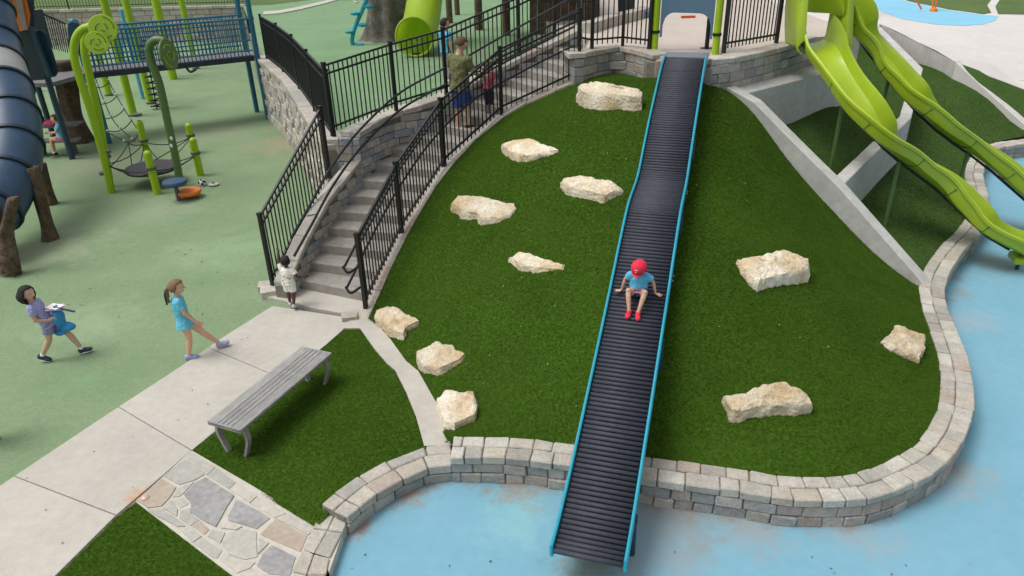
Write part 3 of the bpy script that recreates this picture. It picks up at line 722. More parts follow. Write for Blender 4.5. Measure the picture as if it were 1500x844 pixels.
Ae = Aw + [Aw[-1] + (Aw[-1] - Aw[-2]).normalized() * .12]
slabwall('concrete_wall', 'long sloping concrete wall down the right side of the grass mound', Ae, .23, [.9] * 4 + [1.0, .8, .5, .5], side=-1)
# ledge under the deck with its upright face
f0, f1 = P(1103, 134, 2.6), P(1202, 109, 2.6)
lp = [Vector((Aw[0].x, Aw[0].y + .05, 2.69)), P(1192, 91, 2.64), f1 + Vector((1.1, 1.0, 0)), f1 + (f1 - f0).normalized() * .9, f0 - (f1 - f0).normalized() * .12]
fb0, fb1 = on_plane(1152, 183, V2(f0), V2(f1)), on_plane(1213, 157, V2(f0), V2(f1))
ledge = MB().prism([V2(p) for p in lp], [1.4] * 5, [p.z - .004 for p in lp]).build('concrete_ledge', M['concrete_wall'], bevel=.01)
tag(ledge, 'concrete ledge below the deck wall behind the sunken grass', 'ledge')
# wall branching off behind the slides up to the plaza
Ep = [Aw[4] + Vector((.14, .12, -.01)), P(1335, 172, 1.5), P(1352, 100, 1.62), P(1286, 35, TERR + .02)]
slabwall('concrete_wall', 'pale zigzag concrete wall passing behind the green slides to the plaza', [Vector(p) for p in Ep], .22, [.9, 1.2, 1.3, .6], side=-1)
# plaza, sloping gently down to the right, with its edge wall
plz = tps([(P(x, y, z).x, P(x, y, z).y, z) for x, y, z in ((1291, 36, 1.75), (1345, 62, 1.72), (1400, 91, 1.62), (1450, 112, 1.36), (1503, 132, 1.05), (1500, 60, 1.6), (1440, 30, 1.72), (1380, 50, 1.73))] + [(8, 25, 1.75), (8.5, 34, 1.75), (14, 60, 1.75), (40, 60, 1.75), (30, 30, 1.3), (24, 20, .7), (60, 40, 1.3)])
pe0, pe1, pe2 = P(1291, 36, 1.75), P(1400, 91, 1.62), P(1503, 132, 1.05)
edge_pts = [pe0, P(1345, 62, 1.72), pe1, P(1450, 112, 1.36), pe2]
plaza_poly = [V2(p) for p in edge_pts] + [(24, 20), (60, 40), (60, 62), (12, 62), (8.4, 32), (7.4, 24), (9.5, 24.5), (12.6, 27.0)]
plaza = struct('plaza', sheet_mesh('plaza', plaza_poly, plz, 1.2), M['concrete_white'])
vs = []; fs = []
ep = [Vector((7.2, 22, 1.75)), Vector((7.4, 24, 1.75)), Vector((9.5, 24.5, 1.75)), Vector((12.6, 27, 1.75))] + edge_pts
for p in ep: vs += [(p.x, p.y, plz(p.x, p.y) - .002), (p.x, p.y, -.3)]
for i in range(len(ep) - 1): fs.append((i * 2, i * 2 + 1, i * 2 + 3, i * 2 + 2))
sk = MB().add(vs, fs).build('plaza_edge_wall', M['concrete_wall']); tag(sk, 'grey concrete face below the edge of the pale plaza', 'concrete wall')
# far splash pad and lawns on the plaza
def px_sheet(name, px, dz, m, step=1.5):
    pts = []
    for x, y in px:
        z = TERR
        for _ in range(6): q = P(x, y, z); z = plz(q.x, q.y)
        pts.append(V2(q))
    return struct(name, sheet_mesh(name, pts, lambda x, y: plz(x, y) + dz, step), m)
px_sheet('far_splash_pad', [(1268, -4), (1272, 6), (1290, 17), (1320, 28), (1370, 36), (1410, 38), (1440, 36), (1458, 30), (1462, 24), (1440, 22), (1390, 15), (1340, 5), (1310, -3)], .006, M['pad_far'])
px_sheet('plaza_lawn', [(1310, -4), (1340, 4), (1390, 14), (1440, 21), (1452, 19), (1446, 8), (1455, -4)], .012, M['lawn_far'])
px_sheet('plaza_lawn', [(1462, 21), (1458, 10), (1466, -3), (1530, -3), (1530, 23), (1500, 21.5)], .012, M['lawn_far'])
# wall running down to the right
Dp = [P(1400, 91, 1.64), P(1450, 137, .98), P(1500, 182, .34), P(1520, 200, .12)]
slabwall('concrete_wall', 'pale straight concrete wall sloping down between lawns at far right', Dp, .26, [.9, .9, .6, .4], side=-1, m='concrete_white')
# sunken turf cells
c1 = tps([(p.x, p.y, p.z - d) for p, d in zip(Aw[2:5], (.55, .6, .55))] + [(fb0.x, fb0.y, fb0.z), (fb1.x, fb1.y, fb1.z), (lp[3].x, lp[3].y, fb1.z - .05), (Ep[0].lerp(Ep[1], .35).x, Ep[0].lerp(Ep[1], .35).y, 1.0), (P(1335, 172, 1.5).x, P(1335, 172, 1.5).y, 1.15), (11, 19, 1.3), (12.5, 25, 1.55), (8, 18, 1.7)])
fn = Vector((f1 - f0).normalized().yx) ; fn = Vector((-abs(fn.x), abs(fn.y))) * .1
cell1 = [V2(p) for p in Aw[1:5]] + [V2(p) for p in Ep[1:]] + [(10.3, 24.5), (8.2, 16.5), V2(lp[3].xy + fn), V2(lp[4].xy + fn)]
turf('sunken_lawn', cell1, c1, .25, 2500, True, 'blade_far')
ri = [P(x, y, WTOP) for x, y in ((1351, 417), (1354, 406), (1363, 385), (1376, 364), (1395, 344), (1413, 322), (1424, 300), (1421, 278), (1414, 258), (1411, 236), (1424, 220), (1440, 208), (1460, 201), (1500, 194), (1540, 190))]
c2 = tps([(p.x, p.y, WTOP - .06) for p in ri] + [(Aw[4].x + .2, Aw[4].y, .62), (Aw[5].x + .15, Aw[5].y, .38), (Ep[1].x, Ep[1].y - .1, .62), (Ep[2].x, Ep[2].y, .95), (Dp[0].x - .1, Dp[0].y, 1.2), (Dp[2].x - .1, Dp[2].y, .2), (P(1350, 92, 1.0).x, P(1350, 92, 1.0).y, 1.0), (pe1.x, pe1.y, 1.2), (P(1450, 137, 1.0).x, P(1450, 137, 1.0).y, .8)])
cell2 = [V2(p + Vector((.05, -.07, 0))) for p in ri[:-1]] + [(14.5, 18.6), V2(Dp[2]), V2(Dp[1]), V2(Dp[0]), (12.6, 22), (13.2, 26.5)] + [V2(p) for p in reversed(Ep[1:3])] + [V2(Ep[0])] + [V2(p) for p in Aw[5:]]
turf('sunken_lawn', cell2, c2, .3, 2500, True, 'blade_far')
c3 = tps([(Dp[0].x, Dp[0].y, 1.5), (Dp[1].x, Dp[1].y, .82), (Dp[2].x, Dp[2].y, .18), (Dp[3].x, Dp[3].y, -.02)] + [(p.x, p.y, p.z - .01) for p in edge_pts[2:]] + [(pe2.x + 1.2, pe2.y - .6, .6), (24, 20, .62), (23, 17.6, .15), (18, 17.9, .15)])
px_poly = [V2(p) for p in Dp[:3]] + [(13.2, 17.2), (18, 17.3), (23.5, 17.2), (24.2, 20.2), V2(pe2), V2(edge_pts[3]), V2(pe1)]
turf('sloping_lawn', px_poly, c3, .3, 800, False, 'blade_far')
ka, kb_ = P(1440, 116, 1.12), P(1502, 119, 1.16)
tag(MB().bar(ka, kb_, .05, .05).build('lawn_edging', M['concrete_white']), 'thin pale edging line across the sloping lawn at far right', 'edging')

# ================================================================== black iron fences
PK = {}
def unit_bar(name, m, s):
    k = (name, m)
    if k not in PK:
        me = MB().box((0, 0, .5), (s, s, 1)).mesh(name); me.materials.append(M[m]); PK[k] = me
    return PK[k]
def fence(name, label, posts, h=1.2, sp=.105, drop=.1, group='black iron fences', post_h=None, m='iron', rails=(0, .14), picket=.017, solid=False, pw=.058):
    root = thing(name, label, 'fence', tuple(posts[0]), group)
    for i, p in enumerate(posts):
        o = bpy.data.objects.new('post', unit_bar('post', m, pw)); o.location = (p[0], p[1], p[2] - .02); o.scale = (1, 1, (post_h or h) + .06)
        a = posts[max(0, i - 1)]; b = posts[min(len(posts) - 1, i + 1)]
        o.rotation_euler = (0, 0, math.atan2(b[1] - a[1], b[0] - a[0])); put(o, root)
        cp = MB().box((p[0], p[1], p[2] + (post_h or h) + .045), (pw + .012, pw + .012, .03), rz=o.rotation_euler.z).build('post_cap', M[m], root)
    for a, b in zip(posts, posts[1:]):
        a = Vector(a); b = Vector(b); up = Vector((0, 0, 1)); d = (b - a).normalized()
        for r_ in rails:
            MB().bar(a + up * (h - r_), b + up * (h - r_), .034, .032).build('rail', M[m], root)
        MB().bar(a + up * (drop + .04), b + up * (drop + .04), .034, .032).build('rail', M[m], root)
        if solid:
            q = MB(); nn = Vector((d.y, -d.x, 0)).normalized() * .012
            lo, hi = drop, h - .01
            q.add([a + up * lo + nn, b + up * lo + nn, b + up * hi + nn, a + up * hi + nn, a + up * lo - nn, b + up * lo - nn, b + up * hi - nn, a + up * hi - nn], [(0, 1, 2, 3), (7, 6, 5, 4), (0, 4, 5, 1), (1, 5, 6, 2), (2, 6, 7, 3), (3, 7, 4, 0)])
            q.build('mesh_panel', M['mesh_black'], root); continue
        n = max(2, round((b - a).length / sp))
        for i in range(1, n):
            p = a.lerp(b, i / n)
            o = bpy.data.objects.new('picket', unit_bar('picket', m, picket)); o.location = (p.x, p.y, p.z + drop - .05); o.scale = (1, 1, h - drop + .03)
            o.rotation_euler = (0, 0, math.atan2(d.y, d.x)); put(o, root)
    return root
Rf = [Vector(p) for p in Rp]
fence('iron_fence', 'black iron fence climbing the mound side of the stairs', Rf, 1.17, drop=.1)
Lf = [P(399.5, 416, .15), P(482.7, 259, 1.42)]
fence('iron_fence', 'single black sloping fence panel left of the lower steps', Lf, 1.17, drop=.08)
Cf = [P(487.5, 198, 2.04), P(580.5, 161, 2.19), P(654, 138, 2.36), P(760, 88, 2.80), P(812, 62, 3.1)]
fence('iron_fence', 'black iron fence on the curved wall between stairs and upper green terrace', Cf, 1.18, drop=.1)
# solid black screen fence on the left wall
sfp = [Vector((p[0] + .12, p[1] + .05, TERR + .1)) for p in ((pe.x - .55, pe.y), )]
sdir_ = (Vector((LW[2][0], LW[2][1])) - Vector((pe.x - .62, pe.y - .1)))
lw2 = Path([lwp.p[0], lwp.p[1], lwp.p[2]])
sf = [lw2.at(lw2.L * t) + Vector((.22, .08, TERR + .1)) for t in (.02, .26, .5, .74, .98)]
fence('iron_fence', 'black fence seen edge-on along the rough retaining wall by the blue bridge', sf, 1.2, drop=.08)
# deck fences
df1 = [P(848, 66, 3.24), P(867, 70, 3.2), P(912, 66, 3.2), P(951, 71, 3.2)]
fence('iron_fence', 'black deck fence left of the roller slide entrance', df1, 1.25, drop=.1, pw=.062)
df2 = [P(1060, 76, 3.2), P(1137, 62, 3.2)]
fence('iron_fence', 'black deck fence panel between roller slide entrance and green slides', df2, 1.25, drop=.1, pw=.07)

# handrails of the stairs
def pipe(name, label, lines, r=.02, m='iron', brackets=()):
    root = thing(name, label, 'handrail', tuple(lines[0][0]), 'black stair handrails')
    for l in lines: MB().tube(spline(l, 6), r, 8).build('rail_pipe', M[m], root, True)
    for a, b in brackets: MB().tube([a, b], .011, 6).build('bracket', M[m], root, True)
    return root
def rail_line(side, dz, zs, off):
    out = []
    for z in zs:
        a, b = lb(z), rb(z); n = (b - a).normalized(); p = (a + n * off) if side < 0 else (b - n * off); out.append(Vector((p.x, p.y, z + dz)))
    return out
zsL = [.12, .4, .8, 1.2, 1.6, 1.95]
hi = rail_line(-1, .92, zsL, .1); lo = rail_line(-1, .62, zsL, .1)
brs = []
for z in (.5, 1.3, 1.9):
    q = rail_line(-1, .62, [z], .1)[0]; q2 = rail_line(-1, .62, [z], -.1)[0]; brs.append((q, q2 - Vector((0, 0, .05))))
pipe('handrail', 'pair of thin black handrail pipes along the left stair wall', [hi, lo], .021, brackets=brs)
zsU = [2.05, 2.3, 2.6, 2.9, 3.15]
pipe('handrail', 'black handrail pipes beside the upper steps below the terrace fence', [rail_line(-1, .9, zsU, .12), rail_line(-1, .62, zsU, .12)], .021)
zsR = [.05, .45, .9, 1.4, 1.9, 2.4, 2.75]
rh = rail_line(1, .85, zsR, .16); rl = rail_line(1, .52, zsR, .16)
lp1 = [rh[0] + Vector((-.02, -.18, .0)), rh[0] + Vector((.05, -.2, -.08)), rh[0] + Vector((.16, -.06, -.06))]
lp2 = [rl[0] + Vector((-.02, -.18, .0)), rl[0] + Vector((.05, -.2, -.08)), rl[0] + Vector((.16, -.06, -.06))]
brs = [(a, a + Vector((.15, -.02, -.02))) for a in rh[1::2]]
pipe('handrail', 'pair of black handrail pipes on the stair side of the mound fence', [[lp1[0]] + rh, [lp2[0]] + rl, lp1, lp2], .02, brackets=brs)

# ================================================================== roller slide
rs = thing('roller_slide', 'long dark roller slide with bright turquoise rails down the grass mound', 'slide', (SL0.x, SL0.y, POOLZ))
slp_ = Path(SP); perp = Vector((SLD.y, -SLD.x, 0))
HALF = .315; pitch = .054
rm = MB().tube([(-.305, 0, 0), (.305, 0, 0)], .0235, 10).mesh('roller'); rm.materials.append(M['roller'])
for p in rm.polygons: p.use_smooth = len(p.vertices) == 4
d = .0
while d < slp_.L - .12:
    p = slp_.at(d); o = bpy.data.objects.new('roller', rm); o.location = p; o.rotation_euler = (0, 0, math.atan2(perp.y, perp.x)); put(o, rs); d += pitch if not 4.35 < d < 5.5 else .0475
for s in (-1, 1):
    vs = []; fs = []; N_ = 80
    for i in range(N_ + 1):
        dd = slp_.L * i / N_ - .04 * (i == 0); p = slp_.at(dd); t = slp_.tan(dd); up = t.cross(perp * -1).normalized()
        if up.z < 0: up = -up
        o_ = p + perp * s * (HALF + .012)
        for (u, v) in ((-.013, -.09), (.013, -.09), (.013, .045), (-.013, .045)): vs.append(o_ + perp * u + up * v)
    for i in range(N_):
        k = i * 4
        for j in range(4): fs.append((k + j, k + (j + 1) % 4, k + 4 + (j + 1) % 4, k + 4 + j))
    fs += [(0, 1, 2, 3), (N_ * 4 + 3, N_ * 4 + 2, N_ * 4 + 1, N_ * 4)]
    sr_ = MB().add(vs, fs).build('side_rail', M['cyan_paint'], rs)
    pts = [slp_.at(slp_.L * i / 60) + perp * s * (HALF + .012) + Vector((0, 0, .046)) for i in range(61)]
    MB().tube([pts[0] + Vector((0, -.02, -.09))] + pts, .0165, 8).build('rail_tube', M['cyan_paint'], rs, True)
bed = MB(); vs = []; fs = []
for i in range(61):
    p = slp_.at(.04 + (slp_.L - .04) * i / 60) - Vector((0, 0, .05)); vs += [p - perp * .31, p + perp * .31]
for i in range(60): fs.append((i * 2, i * 2 + 1, i * 2 + 3, i * 2 + 2))
bed.add(vs, fs).build('under_tray', M['mesh_black'], rs)
for dd in (.55, 2.6, 4.6, 6.4):
    p = slp_.at(dd)
    gz = POOLZ if dd < .8 else mound_z(p.x, p.y)
    for s in (-1, 1):
        q = p + perp * s * .33; MB().tube([(q.x, q.y, gz - .1), (q.x, q.y, p.z - .05)], .03, 10).build('leg', M['dark_blue'], rs, True)
    MB().bar(p - perp * .36 - Vector((0, 0, .1)), p + perp * .36 - Vector((0, 0, .1)), .05, .04).build('cross_bar', M['dark_blue'], rs)
for dd in (3.35, 3.42, 5.0, 5.08):
    p = slp_.at(dd) + perp * (HALF + .04); MB().ball(p, .014, 8).build('bolt', M['steel'], rs, True)
tp = slp_.at(slp_.L)
pl4 = [tp - perp * .34 + SLD.to_3d() * -.06, tp + perp * .34 + SLD.to_3d() * -.06, tp + perp * .36 + SLD.to_3d() * .5, tp - perp * .36 + SLD.to_3d() * .5]
MB().prism([V2(p) for p in pl4], 3.24, 3.285).build('landing_plate', M['plate'], rs)
# entrance frame with its curved panel
ef = thing('slide_entrance', 'lime posts with curved slate blue arch panel at the roller slide top', 'slide entrance', tuple(tp))
ea, eb = P(958, 79, 3.1), P(1047, 84, 3.1)
for p in (ea, eb):
    MB().tube([p, p + Vector((0, 0, 2.6))], .063, 14).build('post', M['lime_post'], ef, True)
    for z in (.36, 1.0): MB().tube([p + Vector((0, 0, z)), p + Vector((0, 0, z + .05))], .076, 14).build('clamp', M['iron'], ef, True)
ed = (eb - ea).normalized(); en = Vector((-ed.y, ed.x, 0)); W_ = (eb - ea).length
inner_w = W_ - .17
arch = []
for i in range(25):          # inverted-U opening with rounded corners
    t = i / 24
    x = -inner_w / 2 + .035 + (inner_w - .07) * t
    e = min(t, 1 - t) * (inner_w - .07); r_ = .22
    y = .72 + (math.sqrt(max(0, r_ * r_ - (r_ - min(e, r_)) ** 2)) - r_ if e < r_ else 0)
    arch.append((x, y))
c0 = (ea + eb) / 2
outer = [(-inner_w / 2, .3), (-inner_w / 2 + .035, .3)] + arch + [(inner_w / 2 - .035, .3), (inner_w / 2, .3)]
q = MB(); fr = []
top = 2.0
cols = [(-inner_w / 2, .3), (-inner_w / 2 + .0349, .3)] + arch + [(inner_w / 2 - .0349, .3), (inner_w / 2, .3)]
vs = []; fs = []
for (x, y) in cols:
    for dy in (-.02, .02):
        b_ = c0 + ed * x + en * dy; vs += [(b_.x, b_.y, 3.1 + y), (b_.x, b_.y, 3.1 + top)]
for i in range(len(cols) - 1):
    k = i * 4; fs += [(k, k + 1, k + 5, k + 4), (k + 2, k + 6, k + 7, k + 3), (k, k + 4, k + 6, k + 2), (k + 1, k + 3, k + 7, k + 5)]
fs += [(0, 2, 3, 1)]; k = (len(cols) - 1) * 4; fs += [(k, k + 1, k + 3, k + 2)]
MB().add(vs, fs).build('arch_panel', M['slate_blue'], ef)
tr = [c0 + ed * x + Vector((0, 0, 3.1 + y)) for x, y in [(-inner_w / 2 + .03, .3)] + arch + [(inner_w / 2 - .03, .3)]]
MB().tube(tr, .028, 8).build('arch_trim', M['dark_blue'], ef, True)
hb = thing('grab_post', 'thin black grab post standing on the deck behind the slide entrance', 'post', tuple(P(1036, 70, DECK)))
p = P(1035, 71, DECK); MB().tube([p, p + Vector((0, 0, 1.4))], .04, 10).build('post', M['iron'], hb, True)
MB().tube(spline([p + Vector((0, 0, .75)), p + Vector((-.12, 0, .7)), p + Vector((-.16, 0, .95)), p + Vector((-.16, 0, 1.4))], 6), .02, 8).build('grab_handle', M['iron'], hb, True)
MB().lathe([(.12, 0), (.12, .012)], p, 16).build('base_plate', M['iron'], hb)
rt_ = P(1008, 25, DECK + .02)
tag(MB().box((rt_.x, rt_.y, DECK + .03), (.34, .1, .04), .06).build('curb_marker', M['sign_red']), 'small flat red strip lying on the deck behind the arch', 'strip')

# ================================================================== lime wave slides
def lime_slide(name, label, pts, hood, legs):
    root = thing(name, label, 'slide', (pts[-1].x, pts[-1].y, POOLZ), 'lime wave slides'); e0_ = (pts[1] - pts[0]); e0_.z = 0; e0_.normalize(); pts = [pts[0] - e0_ * .65 + Vector((0, 0, .03))] + pts
    cen = Path(spline(pts, 10)); L_ = cen.L
    D_ = cen.tan(.02); D_.z = 0; D_.normalize(); sd_ = Vector((D_.y, -D_.x, 0))
    def frame(dd):
        tg = (cen.at(dd + .12) - cen.at(dd - .12)).normalized(); e_ = Vector((tg.x, tg.y, 0)).normalized(); sv = Vector((e_.y, -e_.x, 0)); up = sv.cross(tg)
        return tg, sv, (up if up.z > 0 else -up)
    nsec = 7
    cross = []                                            # U-shaped cross-section, outer then rolled rim then inner
    Wt, Ht, th = .30, .25, .012
    def section(t):
        w = Wt; h = Ht + (.30 * max(0, 1 - t / .16) if hood else 0) + .03 * math.sin(t * 19)
        lo = []
        for k in range(9):
            a = math.pi * k / 8
            lo.append((-w * math.cos(a) if abs(math.cos(a)) < .98 else -w * math.cos(a), .16 - .16 * math.sin(a) ** .6))
        inner_ = [(-w - .01, h)] + [(x, y) for x, y in lo] + [(w + .01, h)]
        outer_ = [(w + .055, h + .0), (w + .055, h - .045), (w + .025, h - .05)] + [(x * 1.09, y - .022) for x, y in reversed(lo)] + [(-w - .025, h - .05), (-w - .055, h - .045), (-w - .055, h)]
        return inner_ + [(w + .02, h + .018)] + outer_ + [(-w - .02, h + .018)]
    for sidx in range(nsec):
        t0, t1 = sidx / nsec, (sidx + 1) / nsec; vs = []; fs = []; N_ = 12; K = None
        for i in range(N_ + 1):
            t = t0 + (t1 - t0) * i / N_; dd = L_ * t; p = cen.at(dd); tg, sv, up = frame(dd)
            sec = section(t); K = len(sec); sc = 1.0
            for (x, y) in sec: vs.append(p + sv * x * sc + up * y)
        for i in range(N_):
            for j in range(K): fs.append((i * K + j, i * K + (j + 1) % K, (i + 1) * K + (j + 1) % K, (i + 1) * K + j))
        fs += [tuple(range(K - 1, -1, -1)), tuple(N_ * K + j for j in range(K))]
        MB().add(vs, fs).build('slide_section', M['lime'], root, True)
        if sidx:                                         # bolted flange between sections
            dd = L_ * t0; p = cen.at(dd); tg, sv, up = frame(dd)
            sec = [(x * 1.06, y - .03) for x, y in section(t0)[1:10]]
            MB().tube([p + sv * x + up * y for x, y in [(-.335, Ht - .06)] + sec + [(.335, Ht - .06)]], .012, 6).build('flange', M['olive'], root, True)
    ln = [cen.at(L_ * (.15 + .8 * i / 12)) - Vector((0, 0, .06)) for i in range(13)]
    MB().tube(ln, .022, 6).build('support_rail', M['mesh_black'], root, True)
    for t in legs:
        p = cen.at(L_ * t); zf = c2 if t > .45 else c1
        gz = max(POOLZ, zf(p.x, p.y)) if t < .75 else POOLZ
        MB().tube([(p.x, p.y, gz - .2), (p.x, p.y, p.z - .05)], .032, 10).build('leg', M['olive'] if t < .9 else M['dark_blue'], root, True)
    e = cen.at(L_); _, sd2, _ = frame(L_ - .1); De = Vector((-sd2.y, sd2.x, 0))
    MB().box((e.x - .12 * De.x, e.y - .12 * De.y, e.z - .1), (.36, .2, .12), math.atan2(sd2.y, sd2.x)).build('exit_block', M['lime'], root, bevel=.02)
    if hood:                                             # tall moulded entrance walls
        s = cen.at(.65)
        for sgn in (-1, 1):
            vs = []; fs = []
            base = [(-.75, .0), (-.45, .0), (-.1, 0), (.06, -.03), (.22, -.08)]; tops = [(-.75, 1.75), (-.45, 1.75), (-.2, 1.6), (.02, .85), (.22, .16)]
            for (bx, bz), (tx, tz) in zip(base, tops):
                for k in range(7):
                    u = k / 6; x = bx + (tx - bx) * u; z = bz + (tz - bz) * u; bulge = .10 * math.sin(math.pi * u) + .06
                    for o_ in (.0, .05):
                        q = s + D_ * x + sd_ * sgn * (.28 + bulge + o_) + Vector((0, 0, z + .05)); vs.append(q)
            for i in range(4):
                for k in range(6):
                    a = (i * 7 + k) * 2; b = ((i + 1) * 7 + k) * 2
                    fs += [(a, b, b + 2, a + 2), (a + 1, a + 3, b + 3, b + 1)]
                a = (i * 7 + 6) * 2; b = a + 14; fs.append((a, b, b + 1, a + 1)); a = i * 14; b = a + 14; fs.append((a, a + 1, b + 1, b))
            fs.append(tuple([k * 2 for k in range(7)] + [k * 2 + 1 for k in range(6, -1, -1)])); fs.append(tuple([56 + k * 2 for k in range(7)] + [56 + k * 2 + 1 for k in range(6, -1, -1)]))
            MB().add(vs, fs).build('entrance_wall', M['lime'], root, True)
    return root, cen
S1 = [P(1200, 74, 3.15), at_Y(1212, 96, 12.75), at_Y(1240, 140, 12.2), at_Y(1268, 180, 11.75), at_Y(1300, 217, 11.5), at_Y(1338, 247, 11.5), at_Y(1376, 276, 11.45), at_Y(1412, 310, 11.25), at_Y(1449, 343, 11.0), at_Y(1490, 366, 10.87), at_Y(1506, 371, 10.82)]
s1, s1c = lime_slide('wave_slide', 'nearer lime green plastic wave slide ending on the blue pad', S1, True, (.3, .55, .985))
S2 = [at_Y(1238, 22, 13.9), at_Y(1258, 54, 13.65), at_Y(1285, 88, 13.45), at_Y(1312, 122, 13.15), at_Y(1342, 158, 12.85), at_Y(1380, 193, 12.7), at_Y(1422, 222, 12.65), at_Y(1462, 253, 12.5), at_Y(1500, 287, 12.3), at_Y(1545, 322, 12.15), at_Y(1590, 340, 12.1)]
s2, s2c = lime_slide('wave_slide', 'farther lime green plastic wave slide passing above the curved stone wall', S2, True, (.3, .6, .97))
for t in (.2, .33):
    pass

# dark sail and post by the plaza
p = P(1242, 19, TERR)
bp = thing('tapered_post', 'dark green tapered post end hanging beside the far slide rim', 'post', tuple(p))
MB().tube([P(1238, -30, 2.9), at_Y(1238, 20, P(1238, -30, 2.9).y)], [.16, .04], 10).build('post', M['olive'], bp, True)
q = P(1262, 20, TERR)
# spray post on the far pad
p = P(1367, 17, TERR)
sp_ = thing('spray_post', 'small orange spray feature on the far blue pad', 'spray post', tuple(p))
MB().lathe([(.16, 0), (.14, .1), (.05, .16)], p, 16).build('base', M['orange'], sp_, True)
for dx, tx in ((-.05, -.15), (.06, .1), (-.5, -2.0)): MB().tube([p + Vector((dx, 0, .1)), p + Vector((tx, .5, 2.2))], .035, 8).build('arm', M['orange'], sp_, True)

# ================================================================== lower playground, left
def rope(root, a, b, sag=.05, r=.012, n=6, name='rope'):
    a = Vector(a); b = Vector(b)
    MB().tube([a.lerp(b, i / n) - Vector((0, 0, sag * 4 * (i / n) * (1 - i / n))) for i in range(n + 1)], r, 6).build(name, M['rope'], root, True)
def panel_px(name, px, Y, th, m, parent, bevel=.0, tilt=0):
    pts = [at_Y(x, y, Y + tilt * k) for k, (x, y) in enumerate(px)]
    n = len(pts); vs = pts + [p + Vector((0, th, 0)) for p in pts]
    fs = [tuple(range(n)), tuple(range(2 * n - 1, n - 1, -1))] + [(i, (i + 1) % n, n + (i + 1) % n, n + i) for i in range(n)]
    return MB().add(vs, fs).build(name, M[m], parent, bevel=bevel)
def post(root, base, h, r, m, name='post', ball=False, n=14):
    base = Vector(base); MB().tube([base - Vector((0, 0, .05)), base + Vector((0, 0, h))], r, n).build(name, M[m], root, True)
    if ball: MB().ball(base + Vector((0, 0, h)), r * 1.02, 14).build('cap', M[m], root, True)

# blue footbridge
b0, b1 = P(160, 210, 0), P(393, 175, 0)
bd = (b1 - b0).normalized(); bn = Vector((-bd.y, bd.x, 0)); BW = 1.25; BZ = 1.93
br = thing('footbridge', 'teal blue footbridge with barred railings spanning the lower playground', 'bridge', (b0.x, b0.y, 0))
for b in (b1, b1 + bn * BW):
    post(br, b, 3.6, .075, 'teal')
    for z in (1.85, 2.95): MB().tube([b + Vector((0, 0, z)), b + Vector((0, 0, z + .08))], .088, 14).build('clamp', M['teal'], br, True)
q0, q1 = b0 + bd * .05, b1 - bd * .1
bzr = Vector((0, 0, BZ))
MB().bar((q0 + q1) / 2 * 0 + q0 + bn * BW / 2 + bzr, q1 + bn * BW / 2 + bzr, BW, .06).build('deck_board', M['deck_vinyl'], br)
for s in (0, BW):
    MB().bar(q0 + bn * s + bzr - Vector((0, 0, .07)), q1 + bn * s + bzr - Vector((0, 0, .07)), .06, .14).build('edge_beam', M['navy_panel'], br)
    for z, r_ in ((.16, .022), (.45, .02), (.80, .02), (1.05, .032)):
        MB().tube([q0 + bn * s + bzr + Vector((0, 0, z)), q1 + bn * s + bzr + Vector((0, 0, z))], r_, 8).build('rail', M['teal'], br, True)
    bm_ = unit_bar('baluster', 'teal', .024); n = 40
    for i in range(1, n):
        p = q0.lerp(q1, i / n) + bn * s + bzr
        o = bpy.data.objects.new('baluster', bm_); o.location = p + Vector((0, 0, .02)); o.scale = (1, 1, 1.03); put(o, br)

# play tower with panels
T1, T2 = P(106, 233, 0), P(160, 210, 0)
tw_ = thing('play_tower', 'dark blue play tower with an orange window panel at the left edge', 'play tower', (T1.x, T1.y, 0))
T3 = T2 + Vector((-1.7, .3, 0)); T4 = T1 + Vector((-1.7, .3, 0))
post(tw_, T1, 4.2, .075, 'dark_blue'); post(tw_, T3, 4.2, .075, 'dark_blue'); post(tw_, T4, 4.2, .075, 'dark_blue')
post(tw_, T2, 3.05, .078, 'teal'); MB().ball(T2 + Vector((0, 0, 3.1)), .13, 16).build('post_ball', M['teal'], tw_, True); MB().ball(T2 + bn * .8 + Vector((0, 0, 3.15)), .13, 16).build('post_ball', M['teal'], tw_, True)
post(tw_, T2 + bn * BW, 3.05, .075, 'teal')
MB().prism([V2(p) for p in (T1, T2 + bn * .0, T2 + bn * BW, T3, T4)], 1.86, 1.96).build('deck', M['deck_vinyl'], tw_)
panel_px('orange_panel', [(13, -8), (35, -8), (42.5, 22), (41, 44), (29, 46)], 18.2, .05, 'orange', tw_)
panel_px('window_inset', [(21, -8), (30, -8), (40, 43), (33, 44)], 18.17, .02, 'tube_grey', tw_)
panel_px('navy_panel', [(20, 46), (42, 44), (66, 106), (64, 117), (36, 119), (28, 90)], 18.25, .08, 'navy_panel', tw_)
panel_px('frame_bar', [(41, 40), (46, 40), (74, 112), (68, 114)], 18.2, .1, 'dark_blue', tw_)
panel_px('side_panel', [(50, 47), (60, 45), (67, 50), (84, 104), (80, 112), (68, 114)], 18.4, .05, 'dark_blue', tw_, .01)
panel_px('upper_panel', [(38, -8), (48, -8), (50, 40), (42, 38)], 18.35, .05, 'dark_blue', tw_)
panel_px('back_panel', [(48, 15), (61, 14), (76, 70), (66, 72), (52, 40)], 19.6, .05, 'navy_panel', tw_)
panel_px('side_panel', [(99, 36), (106, 32), (114, 34), (116, 80), (108, 84), (101, 70)], 19.9, .05, 'dark_blue', tw_)
gr = [at_Y(62, 20, 21.2), at_Y(96, 35, 21.4), at_Y(104, 78, 21.4), at_Y(76, 72, 21.2)]
MB().tube([gr[0], gr[1]], .025, 8).build('rail', M['mesh_black'], tw_, True)
for i in range(9):
    MB().tube([gr[0].lerp(gr[1], (i + .5) / 9), gr[3].lerp(gr[2], (i + .5) / 9)], .012, 6).build('bar', M['mesh_black'], tw_, True)

